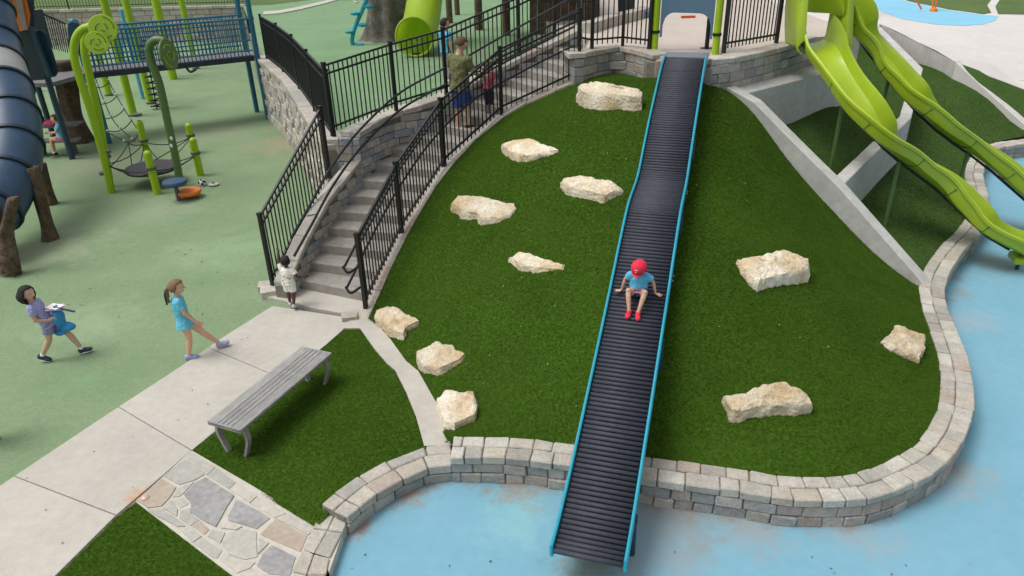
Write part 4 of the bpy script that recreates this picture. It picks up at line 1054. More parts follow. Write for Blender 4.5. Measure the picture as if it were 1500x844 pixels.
# big blue tube slide
tpx = [(-28, -30, 17.6), (-15, 30, 16.9), (-6, 80, 16.2), (7, 130, 15.2), (18, 180, 14.4), (19, 225, 13.7), (6, 275, 12.9), (-22, 315, 12.2), (-70, 345, 11.6)]
tcen = Path(spline([at_Y(x, y, Y) for x, y, Y in tpx], 8))
ts = thing('tube_slide', 'large ribbed blue tube slide curling down at the left edge', 'slide', (tcen.p[-1].x, tcen.p[-1].y, 0))
ns = 9; TR = .5
for i in range(ns):
    a, b = tcen.L * i / ns, tcen.L * (i + 1) / ns
    pts = [tcen.at(a + (b - a) * k / 8) for k in range(9)]
    MB().tube(pts, TR, 28, caps=False).build('tube_section', M['tube_grey'] if i == 3 else M['tube_blue'], ts, True)
    if i:
        p = tcen.at(a); t = tcen.tan(a)
        MB().tube([p - t * .035, p - t * .034, p + t * .034, p + t * .035], [TR, TR + .04, TR + .04, TR], 28, caps=False).build('flange', M['navy_panel'], ts, True)
# sculpted trunks holding the tube up
def trunk(root, pts, radii, m, seed=0, flute=5, amp=.22, n=22, name='trunk'):
    sp = spline([tuple(p) + (r_,) for p, r_ in zip(pts, radii)], 8); q = MB(); vs = []; fs = []; rr = random.Random(seed); ph = rr.uniform(0, 6)
    for i, v in enumerate(sp):
        c = Vector(v[:3]); r_ = v[3]
        for k in range(n):
            a = 2 * math.pi * k / n
            w_ = 1 + amp * math.sin(flute * a + ph + i * .12) * .5 + amp * .8 * noise.noise(Vector((math.cos(a) * 1.3 + seed, math.sin(a) * 1.3, i * .09)))
            vs.append(c + Vector((math.cos(a), math.sin(a), 0)) * r_ * w_)
    for i in range(len(sp) - 1):
        for k in range(n): fs.append((i * n + k, i * n + (k + 1) % n, (i + 1) * n + (k + 1) % n, (i + 1) * n + k))
    fs.append(tuple((len(sp) - 1) * n + k for k in range(n)))
    return q.add(vs, fs).build(name, M[m], root, 'all')
def trunk_px(name, label, cat, px, m, seed, **k):
    """px: (x, y, Y, radius) up the trunk; the first lies on the ground"""
    pts = [at_Y(x, y, Y) for x, y, Y, r_ in px]; root = thing(name, label, cat, tuple(pts[0]))
    trunk(root, pts, [r_ for *_, r_ in px], m, seed, **k); return root
g1 = P(74, 351, 0); trunk_px('log_post', 'brown sculpted log post nearest the camera under the tube slide', 'log post', [(74, 353, g1.y, .155), (68, 325, g1.y + .05, .11), (58, 285, g1.y + .1, .115), (46, 245, g1.y + .2, .13)], 'bark', 1)
g2 = P(74, 299, 0); trunk_px('log_post', 'brown sculpted log post behind the nearer one under the tube slide', 'log post', [(75, 300, g2.y, .14), (68, 275, g2.y, .105), (58, 240, g2.y, .12)], 'bark', 2)
g3 = P(14, 402, 0)
rt_s = thing('root_sculpture', 'twisted brown root sculpture at the left edge below the tube', 'sculpture', tuple(g3))
for pxs, sd_ in (([(24, 402, g3.y, .10), (16, 375, g3.y, .12), (8, 345, g3.y + .1, .12), (14, 315, g3.y + .15, .10), (20, 290, g3.y + .2, .1)], 3), ([(18, 398, g3.y - .1, .09), (4, 378, g3.y - .1, .10), (-14, 372, g3.y, .10), (-40, 385, g3.y, .09)], 4), ([(8, 398, g3.y - .05, .1), (10, 370, g3.y, .1), (-4, 340, g3.y + .1, .1), (-12, 300, g3.y + .2, .12)], 5)):
    trunk(rt_s, [at_Y(x, y, Y) for x, y, Y, r_ in pxs], [r_ for *_, r_ in pxs], 'bark', sd_, n=16)
g4 = P(116, 212, 0); trunk_px('tree_trunk', 'dark brown trunk under the play tower deck', 'tree trunk', [(120, 214, g4.y + .3, .36), (106, 170, g4.y + .4, .26), (96, 120, g4.y + .5, .28), (90, 90, g4.y + .5, .32)], 'bark', 6)

# lime fern posts
def spiral_disc(root, c, r, face, m, groove, name='spiral_leaf'):
    face = Vector(face).normalized(); q = MB(); q.lathe([(r * .96, -.025), (r, -.012), (r, .012), (r * .96, .025)], c, 32, face); d = q.build(name, M[m], root, True)
    ux = face.orthogonal().normalized(); uy = face.cross(ux)
    pts = []
    for i in range(44):
        a = i * .24; rr = r * (.12 + .74 * i / 44); pts.append(Vector(c) + face * .027 + ux * rr * math.cos(a) + uy * rr * math.sin(a))
    for k in range(0, 40, 9): MB().tube(pts[k:k + 7], .011, 6).build('groove', M[groove], d, True)
    return d
fy = P(164, 282, 0).y
fp = thing('fern_post', 'tall pair of bright lime fern posts with spiral leaf discs', 'fern post', tuple(P(164, 282, 0)), 'fern posts')
for pxs, Y in (([(164, 284), (152, 230), (135, 170), (117, 115), (109, 85), (110, 60), (120, 44), (136, 38)], fy), ([(160, 262), (152, 215), (143, 165), (131, 110), (124, 75), (126, 52), (134, 44)], fy + .45)):
    MB().tube(spline([at_Y(x, y, Y) for x, y in pxs], 6), .082, 14).build('stem', M['lime_post'], fp, True)
toC = Vector((.35, -1, .25))
spiral_disc(fp, at_Y(151, 42, fy - .1), .275, toC, 'lime_post', 'olive'); spiral_disc(fp, at_Y(142, 63, fy - .3), .225, toC, 'lime_post', 'olive')
for x, y in ((153, 254), (155, 223), (155, 230)):
    c = at_Y(x, y, fy + .1); MB().tube([c - Vector((0, 0, .02)), c + Vector((0, 0, .03))], .11, 16).build('clamp', M['grey_clamp'], fp, True)
oy = P(264, 272, 0).y
op = thing('fern_post', 'single dark olive fern post with drooping spiral leaf above the stepping discs', 'fern post', tuple(P(264, 272, 0)), 'fern posts')
MB().tube(spline([at_Y(x, y, oy) for x, y in [(266, 278), (257, 230), (246, 180), (234, 125), (221, 88), (219, 68), (228, 59), (241, 60)]], 6), .085, 14).build('stem', M['olive'], op, True)
spiral_disc(op, at_Y(247, 80, oy - .02), .33, (1, -.12, .1), 'olive', 'lime_post')
for y_ in (203, 214): MB().ball(at_Y(251, y_, oy - .09), .035, 8, (1, .4, 1.4)).build('white_plug', M['white_clip'], op, True)
for nm, x, y, z, r_, m_, lb_ in (('stepping_disc', 256, 267, .42, .26, 'slate_disc', 'round blue stepping disc at the foot of the olive fern post'), ('stepping_disc', 277, 281, .14, .26, 'orange', 'round orange stepping disc beside the olive fern post')):
    if m_ not in M: M[m_] = mat(m_, (.035, .075, .15), .45)
    c = P(x, y, z); d = thing(nm, lb_, 'stepping disc', (c.x, c.y, 0), 'stepping discs')
    MB().lathe([(r_ * .9, -.05), (r_, -.02), (r_, .01), (r_ * .93, .04), (.01, .055)], c, 28).build('disc', M[m_], d, True)
    MB().tube([(c.x, c.y, -.05), (c.x, c.y, z - .04)], .05, 10).build('stem', M['grey_clamp'], d, True)
# short rope posts
RPp = [((222, 250), 1.18, 'lime rope post standing behind the round net disc'), ((231, 284), .92, 'lime rope post in front of the round net disc'), ((285, 224), .72, 'lime rope post farthest right behind its twin'), ((294, 257), .85, 'lime rope post at right nearest the blue bridge wall')]
tops = []
for (x, y), h, lb_ in RPp:
    b = P(x, y, 0); r_ = thing('rope_post', lb_, 'post', tuple(b), 'short lime rope posts'); post(r_, b, h, .085, 'lime_post', ball=True)
    for zz in (.42, .78)[:1 if h < 1 else 2]: MB().tube([b + Vector((0, 0, h * .62 * zz / .42)), b + Vector((0, 0, h * .62 * zz / .42 + .06))], .11, 16).build('clamp', M['grey_clamp'], r_, True)
    tops.append(b + Vector((0, 0, h * .6)))
nd = P(222, 246, .38)
nt_ = thing('rope_net', 'black rope net with round dark disc strung between lime posts', 'rope net', (nd.x, nd.y, 0))
MB().lathe([(.56, -.05), (.6, 0), (.56, .04), (.01, .05)], nd, 28).build('net_disc', M['net_disc'], nt_, True)
for k, tpt in enumerate(tops + [at_Y(154, 240, fy)]):
    dirv = (tpt - nd); dirv.z = 0; dirv.normalize(); sidev = Vector((-dirv.y, dirv.x, 0))
    for s in (-1, 1): rope(nt_, nd + dirv * .5 + sidev * .22 * s, tpt, .03)
ring = [tops[0], tops[2], tops[3], tops[1], at_Y(154, 240, fy)]
for a, b in zip(ring, ring[1:] + ring[:1]): rope(nt_, a, b, .12)
R_ = [at_Y(x, y, Y) for x, y, Y in ((150, 100, 20.6), (166, 132, 19.8), (184, 163, 18.8), (205, 195, 17.6))]
L_ = [at_Y(x, y, Y) for x, y, Y in ((121, 105, 20.2), (134, 150, 19.0), (148, 186, 17.9), (188, 210, 17.0))]
rp, lp_ = Path(R_), Path(L_)
MB().tube(spline(R_, 5), .013, 6).build('rope', M['rope'], nt_, True); MB().tube(spline(L_, 5), .013, 6).build('rope', M['rope'], nt_, True)
mid = Path([a.lerp(b, .5) - Vector((0, 0, .08)) for a, b in zip(R_, L_)]); MB().tube(spline(mid.p, 5), .013, 6).build('rope', M['rope'], nt_, True)
for t in (.15, .35, .55, .75, .95):
    rope(nt_, lp_.at(lp_.L * t), rp.at(rp.L * (t + .03)), .12)
    for pa in (lp_, rp, mid): MB().ball(pa.at(pa.L * t), .03, 8).build('clip', M['white_clip'], nt_, True)
rope(nt_, L_[-1], tops[0], .06); rope(nt_, L_[-1], nd + Vector((-.5, .1, .02)), .06); rope(nt_, L_[-1], at_Y(152, 250, fy), .08)

# two small balls left on the floor
p = P(296, 268, .07); ba_ = thing('ball', 'small black and white ball on the green floor beside the orange disc', 'ball', (p.x, p.y, 0))
sb = MB().ball(p, .085, 16).build('shell', M['white_clip'], ba_, True)
for v in [(1, 0, .3), (-.6, -.7, .3), (0, -.3, 1), (.4, -.9, -.1), (-.9, .2, .3), (.3, .7, .7), (.7, -.5, .6)]:
    vv = Vector(v).normalized(); MB().lathe([(.036, -.004), (.03, .006)], p + vv * .08, 5, vv).build('patch', M['iron'], sb)
p = P(313, 270, .03); wt = thing('flat_toy', 'flat pale oval toy on the green floor right of the ball', 'toy', (p.x, p.y, 0))
MB().lathe([(.05, -.03), (.11, -.01), (.12, .01), (.08, .035), (.02, .04)], p, 20).build('shell', M['concrete'], wt, True); MB().lathe([(.05, 0), (.04, .01)], p + Vector((0, -.02, .045)), 8).build('patch', M['grey_clamp'], wt)

# structure behind the bridge: lime posts, panels, coil climber
for x, y, h, lb_ in ((196, 170, 3.6, 'tall lime post standing below the bridge, nearest of those behind it'), (221, 152, 3.8, 'tall lime post behind the bridge right of the rope net'), (160, 140, 1.9, 'short lime post in the shade below the bridge'), (287, 101, 3.7, 'tall lime post farthest right behind the bridge'), (254, 116, 4.6, 'thickest tall lime post seen through the bridge railing')):
    b = P(x, y, 0); r_ = thing('support_post', lb_, 'post', tuple(b), 'lime posts behind the bridge'); post(r_, b, h, .16 if h > 4 else .12, 'lime_post')
    MB().tube([b, b + Vector((0, 0, .06))], .15, 14).build('foot_plate', M['grey_clamp'], r_, True)
cb = thing('climbing_panel', 'sky blue slanted climbing boards seen through the bridge railing', 'climbing panel', tuple(P(205, 120, 0)))
for px in ([(170, 52), (177, 52), (183, 98), (174, 99)], [(187, 36), (192, 36), (203, 72), (196, 73)], [(172, 62), (178, 66), (176, 80), (168, 78)], [(178, 88), (190, 88), (189, 108), (177, 106)]):
    panel_px('board', px, 26.0, .06, 'sky_blue', cb)
post(cb, at_Y(205, 118, 26.0) * Vector((1, 1, 0)) if False else Vector((at_Y(196, 90, 26.1).x, 26.1, 0)), 3, .06, 'sky_blue')
cc = P(230, 160, 0); ch_ = thing('coil_climber', 'dark corkscrew climbing coil hanging behind the bridge', 'climber', tuple(cc))
a, b = at_Y(230, 160, cc.y), at_Y(211, 60, cc.y)
MB().tube([a.lerp(b, i / 130) + Vector((math.cos(i * .55), math.sin(i * .55), 0)) * .18 for i in range(131)], .025, 6).build('coil', M['rope'], ch_, True)
MB().tube([a, b], .02, 6).build('core_pole', M['rope'], ch_, True)
lo_ = thing('loop_ladder', 'dark looping climbing bars hanging under the bridge', 'climber', tuple(P(283, 104, 0)))
MB().tube(spline([at_Y(x, y, 30.5) for x, y in ((236, 85), (240, 92), (247, 95), (255, 100), (268, 94), (278, 105), (287, 102))], 6), .05, 8).build('bar', M['rope'], lo_, True)
MB().tube(spline([at_Y(x, y, 30.8) for x, y in ((267, 82), (269, 92), (277, 88), (285, 84))], 6), .05, 8).build('bar', M['rope'], lo_, True)

# back retaining wall with its fence and lawn
bk = thing('retaining_wall', 'distant pale stone retaining wall behind the bridge with lawn on top', 'stone wall', (-20, 41, 0))
bp_ = Path([Vector((-42, 40.6, 0)), Vector((-13.9, 41.0, 0))])
core(bk, bp_, -.05, TERR - .05, -.3, .26, n=4)
for c_ in range(6):
    course(bk, bp_, c_ * .275, .275, .3, -.3, (.5, .9), 'rough_wall' if c_ < 5 else 'cap_stone', start=8, joint=.03)
course(bk, bp_, TERR - .1, .16, .45, -.38, (.6, .9), 'cap_stone', 'coping_stone', start=8, joint=.03)
fence('iron_fence', 'long distant black fence on the wall in front of the far lawn', [Vector((-42 + 4.7 * i, 40.75 + .06 * i, TERR + .06)) for i in range(7)], 1.5, sp=.16, drop=.1, picket=.022)

# ================================================================== upper terrace
c = P(567, 58, TERR)
tr_ = trunk_px('tree_trunk', 'thick grey fluted sculpted tree trunk on the upper green terrace', 'tree trunk', [(567, 62, c.y, .86), (567, 50, c.y, .74), (568, 20, c.y, .68), (568, -40, c.y, .66), (568, -70, c.y, .66)], 'bark_grey', 11, flute=7, amp=.3, n=48)
# lime tube slide exit
o0 = P(610, 84, TERR); oc = o0 + Vector((0, 0, .62))
lt = thing('tube_slide', 'lime green tube slide with open round mouth on the upper terrace', 'slide', tuple(o0))
ltp = spline([oc + Vector((0, -.05, -.02)), oc + Vector((.05, .5, .05)), oc + Vector((.12, 1.2, .35)), oc + Vector((.2, 2.2, 1.1)), oc + Vector((.3, 3.4, 2.2))], 6)
k_ = 9
MB().tube(ltp[:k_ + 1], .56, 28, caps=False).build('tube_mouth', M['lime_thin'], lt, True)
MB().tube(ltp[k_:], .56, 28, caps=False).build('tube_section', M['lime_thin'], lt, True)
rm_ = [ltp[0] + Vector((math.cos(a), 0, math.sin(a))) * .56 for a in np.linspace(0, 2 * math.pi, 36, endpoint=False)]
MB().tube(rm_, .035, 8, closed=True).build('mouth_rim', M['lime'], lt, True)
MB().tube([o0 + Vector((0, .1, -.05)), o0 + Vector((0, .1, .1))], .12, 12).build('foot', M['mesh_black'], lt, True)
# pod climber
pc0 = P(517, 66, TERR); pc = thing('pod_climber', 'curved teal pole climber with round step pods beside the grey trunk', 'climber', tuple(pc0))
pl5 = spline([at_Y(x, y, pc0.y) for x, y in ((527, 66), (516, 63), (520, 40), (532, 12), (545, -20))], 6)
MB().tube(pl5, .07, 10).build('pole', M['cyan_paint'], pc, True)
for x, y in ((520, 20), (531, 37), (512, 47), (527, 66), (540, 10)): MB().lathe([(.05, -.06), (.15, -.03), (.16, .03), (.05, .07)], at_Y(x, y, pc0.y - .05), 14).build('pod', M['cyan_paint'], pc, True)
# timber posts of the shelter
for x, y, h, r_, lb_ in ((659, 34, 3, .13, 'dark timber post nearest the lime tube slide'), (670, 22, 3, .12, 'dark timber post second from the lime tube slide'), (702, 44, 3, .15, 'dark timber post standing alone on the shaded terrace'), (742, 52, 3, .15, 'grey dark post on the terrace next to the upper steps')):
    b = P(x, y, TERR); o = thing('timber_post', lb_, 'post', tuple(b), 'timber posts on the terrace'); MB().tube([b, b + Vector((0, 0, h))], [r_, r_ * .9], 10).build('post', M['bark'], o, True)
ht = thing('play_hut', 'dark timber play hut behind the deck fence at the stair top', 'hut', (.9, 18.5, TERR))
hy = 18.6
for i in range(9):
    x0 = 776 + i * 11.5; panel_px('plank', [(x0, -20), (x0 + 10.6, -20), (x0 + 10.4, 52 - i * 1.2), (x0 - .2, 52 - i * 1.2)], hy + (i % 2) * .03, .06, 'bark', ht)
panel_px('navy_panel', [(905, -20), (931, -20), (929, 30), (906, 30)], 18.9, .06, 'navy_panel', ht)
panel_px('low_panel', [(930, 14), (953, 18), (953, 26), (929, 30)], 18.7, .06, 'slate_blue', ht)
MB().prism([(-.9, 17.6), (2.2, 17.6), (2.2, 28), (-.9, 28)], 4.35, 4.5).build('shade_roof', M['bark'], ht)  # unseen overhead slab, added out of view to shade the terrace
MB().bar(at_Y(790, 2, 17.6), at_Y(868, 2, 17.9), .04, .05).build('rail', M['iron'], ht)

# ================================================================== people
def fuse(mb, voxel, smooth=3, wrinkle=0):
    me = mb.mesh('body'); o = bpy.data.objects.new('tmp', me); COL.objects.link(o)
    r_ = o.modifiers.new('r', 'REMESH'); r_.mode = 'VOXEL'; r_.voxel_size = voxel
    s_ = o.modifiers.new('s', 'SMOOTH'); s_.factor = .5; s_.iterations = smooth
    dg = bpy.context.evaluated_depsgraph_get(); dg.update()
    out = bpy.data.meshes.new_from_object(o.evaluated_get(dg)); bpy.data.objects.remove(o)
    if wrinkle:
        nr = [v.normal.copy() for v in out.vertices]
        for v, n_ in zip(out.vertices, nr):
            c = v.co.copy(); v.co = c + n_ * wrinkle * (noise.noise(Vector((c.x * 14, c.y * 14, c.z * 9))) + .6 * noise.noise(c * 34))
    for p in out.polygons: p.use_smooth = True
    return out
def limb(q, pts, rs, n=12, flat_end=False):
    pts = [Vector(p) for p in pts]; sp = pts; q.tube(sp, rs, n)
    for i, (p, r_) in enumerate(zip(pts, rs)):
        if flat_end and i == len(pts) - 1: continue
        q.ball(p, r_ * .995, n)
def rings(q, rows, side, n=20):
    """stack of ellipses: (centre, half width, half depth)"""
    C_ = [Vector(r_[0]) for r_ in rows]; vs = []; fs = []
    for i, (c, w_, d_) in enumerate(rows):
        t = (C_[min(i + 1, len(C_) - 1)] - C_[max(i - 1, 0)]).normalized(); s_ = (side - t * side.dot(t)).normalized(); f_ = s_.cross(t)
        for k in range(n):
            a = 2 * math.pi * k / n; vs.append(Vector(c) + s_ * w_ * math.cos(a) + f_ * d_ * math.sin(a))
    for i in range(len(rows) - 1):
        for k in range(n): fs.append((i * n + k, i * n + (k + 1) % n, (i + 1) * n + (k + 1) % n, (i + 1) * n + k))
    fs += [tuple(range(n - 1, -1, -1)), tuple((len(rows) - 1) * n + k for k in range(n))]
    q.add(vs, fs)
def hand(q, w, d, nrm, h, curl=.3, spread=.25):
    d = Vector(d).normalized(); nrm = Vector(nrm); nrm = (nrm - d * nrm.dot(d)).normalized(); sd_ = d.cross(nrm)
    R = Matrix((d, sd_, nrm)).transposed(); q.ball(w + d * .032 * h, .030 * h, 12, (1.0, .8, .42), R)
    for k, ln in zip((-1.5, -.5, .5, 1.5), (.036, .042, .04, .031)):
        b = w + d * .052 * h + sd_ * k * .0135 * h; dd = (d + sd_ * k * spread * .5).normalized(); m1 = b + dd * ln * .55 * h - nrm * curl * .010 * h; e = m1 + (dd - nrm * curl).normalized() * ln * .5 * h
        limb(q, [b, m1, e], [.0072 * h, .0066 * h, .0056 * h], 8)
    b = w + d * .018 * h - sd_ * .02 * h; m1 = b + (d * .7 - sd_).normalized() * .022 * h; e = m1 + (d - sd_ * .35).normalized() * .02 * h
    limb(q, [b, m1, e], [.009 * h, .0078 * h, .0062 * h], 8)
STAND = dict(pelvis=(0, 0, .50), chest=(0, 0, .69), neck=(0, 0, .80), head=(.012, 0, .905), look=(1, 0, 0), face_up=(0, 0, 1),
             hipL=(0, .045, .49), hipR=(0, -.045, .49), kneeL=(.012, .05, .27), kneeR=(.012, -.05, .27), ankL=(0, .05, .05), ankR=(0, -.05, .05), toeL=(1, .15, 0), toeR=(1, -.15, 0),
             shL=(0, .098, .765), shR=(0, -.098, .765), elL=(-.01, .135, .62), elR=(-.01, -.135, .62), wrL=(.03, .14, .485), wrR=(.03, -.14, .485), hdL=(.15, 0, -1), hdR=(.15, 0, -1), hnL=(0, -1, 0), hnR=(0, 1, 0), curl=.5, spread=.1)
_mc = {}
def cm(name, c, **k):
    if name not in _mc: _mc[name] = mat('cloth_' + name, c, k.pop('rough', .8), .1, 14, .002, 90, **k)
    return _mc[name]
def person(label, loc, yaw, h, pose, skin, shirt, shorts, hair, shoe, sock=None, voxel=.006, sleeve=.6, leg=.6, headk=1.0, hairstyle='short', sole=None, stout=1.0, hem=.0, group=None, long_sleeve=False, cap=None, name='person'):
    J = dict(STAND); J.update(pose); yaw_ = Matrix.Rotation(yaw, 3, 'Z'); loc = Vector(loc)
    W = lambda k: loc + yaw_ @ (Vector(J[k]) * h)
    D = lambda k: (yaw_ @ Vector(J[k])).normalized()
    side = yaw_ @ Vector((0, 1, 0))
    root = thing(name, label, 'person', tuple(loc), group)
    g = {k: W(k) for k in J if k not in ('look', 'face_up', 'toeL', 'toeR', 'hdL', 'hdR', 'hnL', 'hnR', 'curl', 'spread')}
    q = MB(); st = stout
    rings(q, [(g['pelvis'] - (g['chest'] - g['pelvis']) * .25, .068 * h * st, .05 * h * st), (g['pelvis'], .082 * h * st, .062 * h * st), (g['pelvis'].lerp(g['chest'], .5), .074 * h * st, .056 * h * st), (g['chest'], .088 * h * st, .06 * h * st), (g['chest'].lerp(g['neck'], .6), .085 * h * st, .05 * h * st), (g['neck'], .035 * h, .035 * h)], side)
    limb(q, [g['neck'] - (g['head'] - g['neck']) * .2, g['neck'].lerp(g['head'], .6)], [.036 * h, .031 * h])
    for s in 'LR':
        limb(q, [g['hip' + s], g['hip' + s].lerp(g['knee' + s], .5), g['knee' + s], g['knee' + s].lerp(g['ank' + s], .3), g['ank' + s]], [.054 * h * st, .047 * h * st, .035 * h, .036 * h, .021 * h])
        limb(q, [g['sh' + s], g['el' + s], g['el' + s].lerp(g['wr' + s], .3), g['wr' + s]], [.034 * h * st, .024 * h, .0235 * h, .016 * h])
        t = D('toe' + s); limb(q, [g['ank' + s] - Vector((0, 0, .018 * h)) - t * .012 * h, g['ank' + s] - Vector((0, 0, .026 * h)) + t * .06 * h], [.018 * h, .012 * h])
        hand(q, g['wr' + s], D('hd' + s), D('hn' + s), h, J['curl'], J['spread'])
    # head: skull, jaw, nose, ears
    f = D('look'); u = D('face_up'); u = (u - f * u.dot(f)).normalized(); l = u.cross(f); R = Matrix((f, l, u)).transposed(); c = g['head']; hr = .083 * h * headk
    q.ball(c + u * hr * .12, hr, 18, (.95, .80, .92), R); q.ball(c + f * hr * .18 - u * hr * .45, hr * .62, 14, (.95, .88, .85), R)
    limb(q, [c + f * hr * .82 + u * hr * .05, c + f * hr * 1.02 - u * hr * .22], [hr * .07, hr * .13], 8)
    for s in (-1, 1): q.ball(c + l * s * hr * .82 - u * hr * .1 - f * hr * .05, hr * .22, 10, (.8, .35, 1.1), R)
    body = obj('body', fuse(q, voxel), skin, root)
    dark = cm('eye', (.02, .015, .012), rough=.3); lip = cm('lip', (.42, .16, .13))
    for s in (-1, 1): MB().ball(c + l * s * hr * .31 + f * hr * .80 + u * hr * .08, hr * .10, 8, (.6, 1.2, .8), R).build('eye', dark, body, True)
    MB().ball(c + f * hr * .74 - u * hr * .55, hr * .16, 8, (.5, 1.3, .35), R).build('mouth', lip, body, True)
    # clothes
    if shirt:
        q = MB(); a = 1.12 * st; pc_ = g['chest'] - g['pelvis']
        rings(q, [(g['pelvis'] - pc_ * (.12 + hem), (.098 + hem * .03) * h * a, (.078 + hem * .03) * h * a), (g['pelvis'] + pc_ * .3, .087 * h * a, .068 * h * a), (g['chest'], .092 * h * a, .068 * h * a), (g['chest'].lerp(g['neck'], .55), .094 * h * a, .06 * h * a), (g['chest'].lerp(g['neck'], .95), .045 * h * a, .042 * h * a)], side)
        for s in 'LR':
            e = g['sh' + s].lerp(g['el' + s], min(1, sleeve))
            pts = [g['sh' + s] + (g['chest'] - g['sh' + s]) * .25, g['sh' + s], e]; rr = [.046 * h * st, .046 * h * st, .043 * h * st]
            if long_sleeve: pts += [g['el' + s].lerp(g['wr' + s], .9)]; rr += [.026 * h * st]
            limb(q, pts, rr, flat_end=True)
        obj('shirt', fuse(q, voxel, 2, .010 * h), shirt, root)
    if shorts:
        q = MB()
        rings(q, [(g['pelvis'] - (g['chest'] - g['pelvis']) * .28, .08 * h * st, .068 * h * st), (g['pelvis'], .093 * h * st, .073 * h * st), (g['pelvis'].lerp(g['chest'], .3), .085 * h * st, .065 * h * st)], side)
        for s in 'LR':
            e = g['hip' + s].lerp(g['knee' + s], min(1, leg)); pts = [g['hip' + s], e]; rr = [.066 * h * st, .06 * h * st]
            if leg > 1: pts = [g['hip' + s], g['knee' + s], g['knee' + s].lerp(g['ank' + s], min(.95, leg - 1))]; rr = [.066 * h * st, .05 * h * st, .036 * h * st]
            limb(q, pts, rr, flat_end=True)
        obj('shorts', fuse(q, voxel, 2, .010 * h), shorts, root)
    for s in 'LR':
        if not shoe: continue
        t = D('toe' + s); up = Vector((0, 0, 1)); up = (up - t * up.dot(t)).normalized(); sd_ = up.cross(t); R2 = Matrix((t, sd_, up)).transposed(); a_ = g['ank' + s]
        q = MB(); q.ball(a_ - up * .014 * h - t * .012 * h, .039 * h, 12, (1.05, .9, .98), R2); q.ball(a_ - up * .024 * h + t * .058 * h, .039 * h, 12, (1.35, .95, .66), R2); limb(q, [a_ - up * .012 * h, a_ - up * .026 * h + t * .06 * h], [.034 * h, .027 * h])
        so = obj('shoe', fuse(q, max(voxel * .7, .004), 2), shoe, root)
        pl = [(math.cos(x) * .068 * h * (1 if abs(x) < 9 else 1), math.sin(x) * (.031 if math.cos(x) > 0 else .027) * h) for x in np.linspace(0, 2 * math.pi, 18, endpoint=False)]
        vs = []; ctr = a_ + t * .028 * h
        for z in (-.05, -.036): vs += [ctr + t * x + sd_ * y + up * z * h for x, y in pl]
        n = len(pl); MB().add(vs, [tuple(range(n - 1, -1, -1)), tuple(range(n, 2 * n))] + [(i, (i + 1) % n, n + (i + 1) % n, n + i) for i in range(n)]).build('sole', sole or cm('sole', (.62, .62, .62)), so)
        if sock: limb_ = MB(); limb_.tube([a_ - up * .005 * h, a_.lerp(g['knee' + s], .16)], [.027 * h, .027 * h], 12); limb_.build('sock', sock, root, True)
    # hair as a shell over the skull
    if hair:
        q = MB(); n, mrow = 28, 18; vs = []; fs = []; long_ = hairstyle in ('bob', 'long')
        keep = {}
        for i in range(mrow + 1):
            th = math.pi * i / mrow
            for k in range(n):
                a = 2 * math.pi * k / n; v = Vector((math.sin(th) * math.cos(a), math.sin(th) * math.sin(a), math.cos(th)))
                ok = v.z > .5 or v.x < (.18 if v.z > -.1 else -.15 if not long_ else .12) and (v.z > -.55 or long_)
                if long_: ok = v.z > .55 or v.x < (.45 if abs(v.y) > .62 else .2)
                rr = hr * (1.11 + .05 * noise.noise(v * 5 + Vector((h * 7, 0, 0)))); sx = Vector((.97, .86, .95))
                p = Vector((v.x * sx.x, v.y * sx.y, v.z * sx.z)) * rr
                if long_ and v.z < .25: e_ = min(1, (.25 - v.z) / .5); p = Vector((p.x * (1 + .22 * e_) - .22 * hr * e_, p.y * (1 + .24 * e_), p.z * (1 + .5 * e_) - .1 * hr * e_))
                vs.append(c + u * hr * .12 + R @ p); keep[i * n + k] = ok
        for i in range(mrow):
            for k in range(n):
                f_ = (i * n + k, (i + 1) * n + k, (i + 1) * n + (k + 1) % n, i * n + (k + 1) % n)
                if sum(keep[j] for j in f_) >= 3: fs.append(f_)
        me = MB().add(vs, fs).mesh('hair'); bm = bmesh.new(); bm.from_mesh(me); bmesh.ops.remove_doubles(bm, verts=bm.verts[:], dist=1e-5)
        bmesh.ops.solidify(bm, geom=bm.faces[:], thickness=hr * .09); bm.to_mesh(me); bm.free()
        obj('hair', me, hair, root, 'all')
    if cap:
        q = MB(); vs = []; fs = []; n, mr = 24, 8
        for i in range(mr + 1):
            th = math.pi * .5 * i / mr
            for k in range(n):
                a = 2 * math.pi * k / n; vs.append(c + u * hr * .28 + R @ (Vector((math.sin(th) * math.cos(a) * 1.04, math.sin(th) * math.sin(a) * .93, math.cos(th) * .98)) * hr * 1.1))
        for i in range(mr):
            for k in range(n): fs.append((i * n + k, (i + 1) * n + k, (i + 1) * n + (k + 1) % n, i * n + (k + 1) % n))
        me = MB().add(vs, fs).mesh('cap'); bm = bmesh.new(); bm.from_mesh(me); bmesh.ops.remove_doubles(bm, verts=bm.verts[:], dist=1e-5); bmesh.ops.solidify(bm, geom=bm.faces[:], thickness=-.012); bm.to_mesh(me); bm.free()
        co = obj('cap', me, cap[0], root, 'all')
        vs = []; fs = []
        for i in range(13):
            a = -1.15 + 2.3 * i / 12
            for rr, dz in ((.95, .2), (1.35, .14), (1.62 - .25 * abs(a) ** 2 * .6, .02)):
                for dd in (0, -.05): vs.append(c + u * hr * .1 + R @ (Vector((math.cos(a) * rr, math.sin(a) * .93 * min(rr, 1.15), dz + dd)) * hr))
        for i in range(12):
            for j in range(2):
                a = i * 6 + j * 2; b = a + 6; fs += [(a, a + 2, b + 2, b), (a + 1, b + 1, b + 3, a + 3)]
            a = i * 6 + 4; fs.append((a, a + 1, a + 7, a + 6))
        MB().add(vs, fs).build('brim', cap[0], co, True)
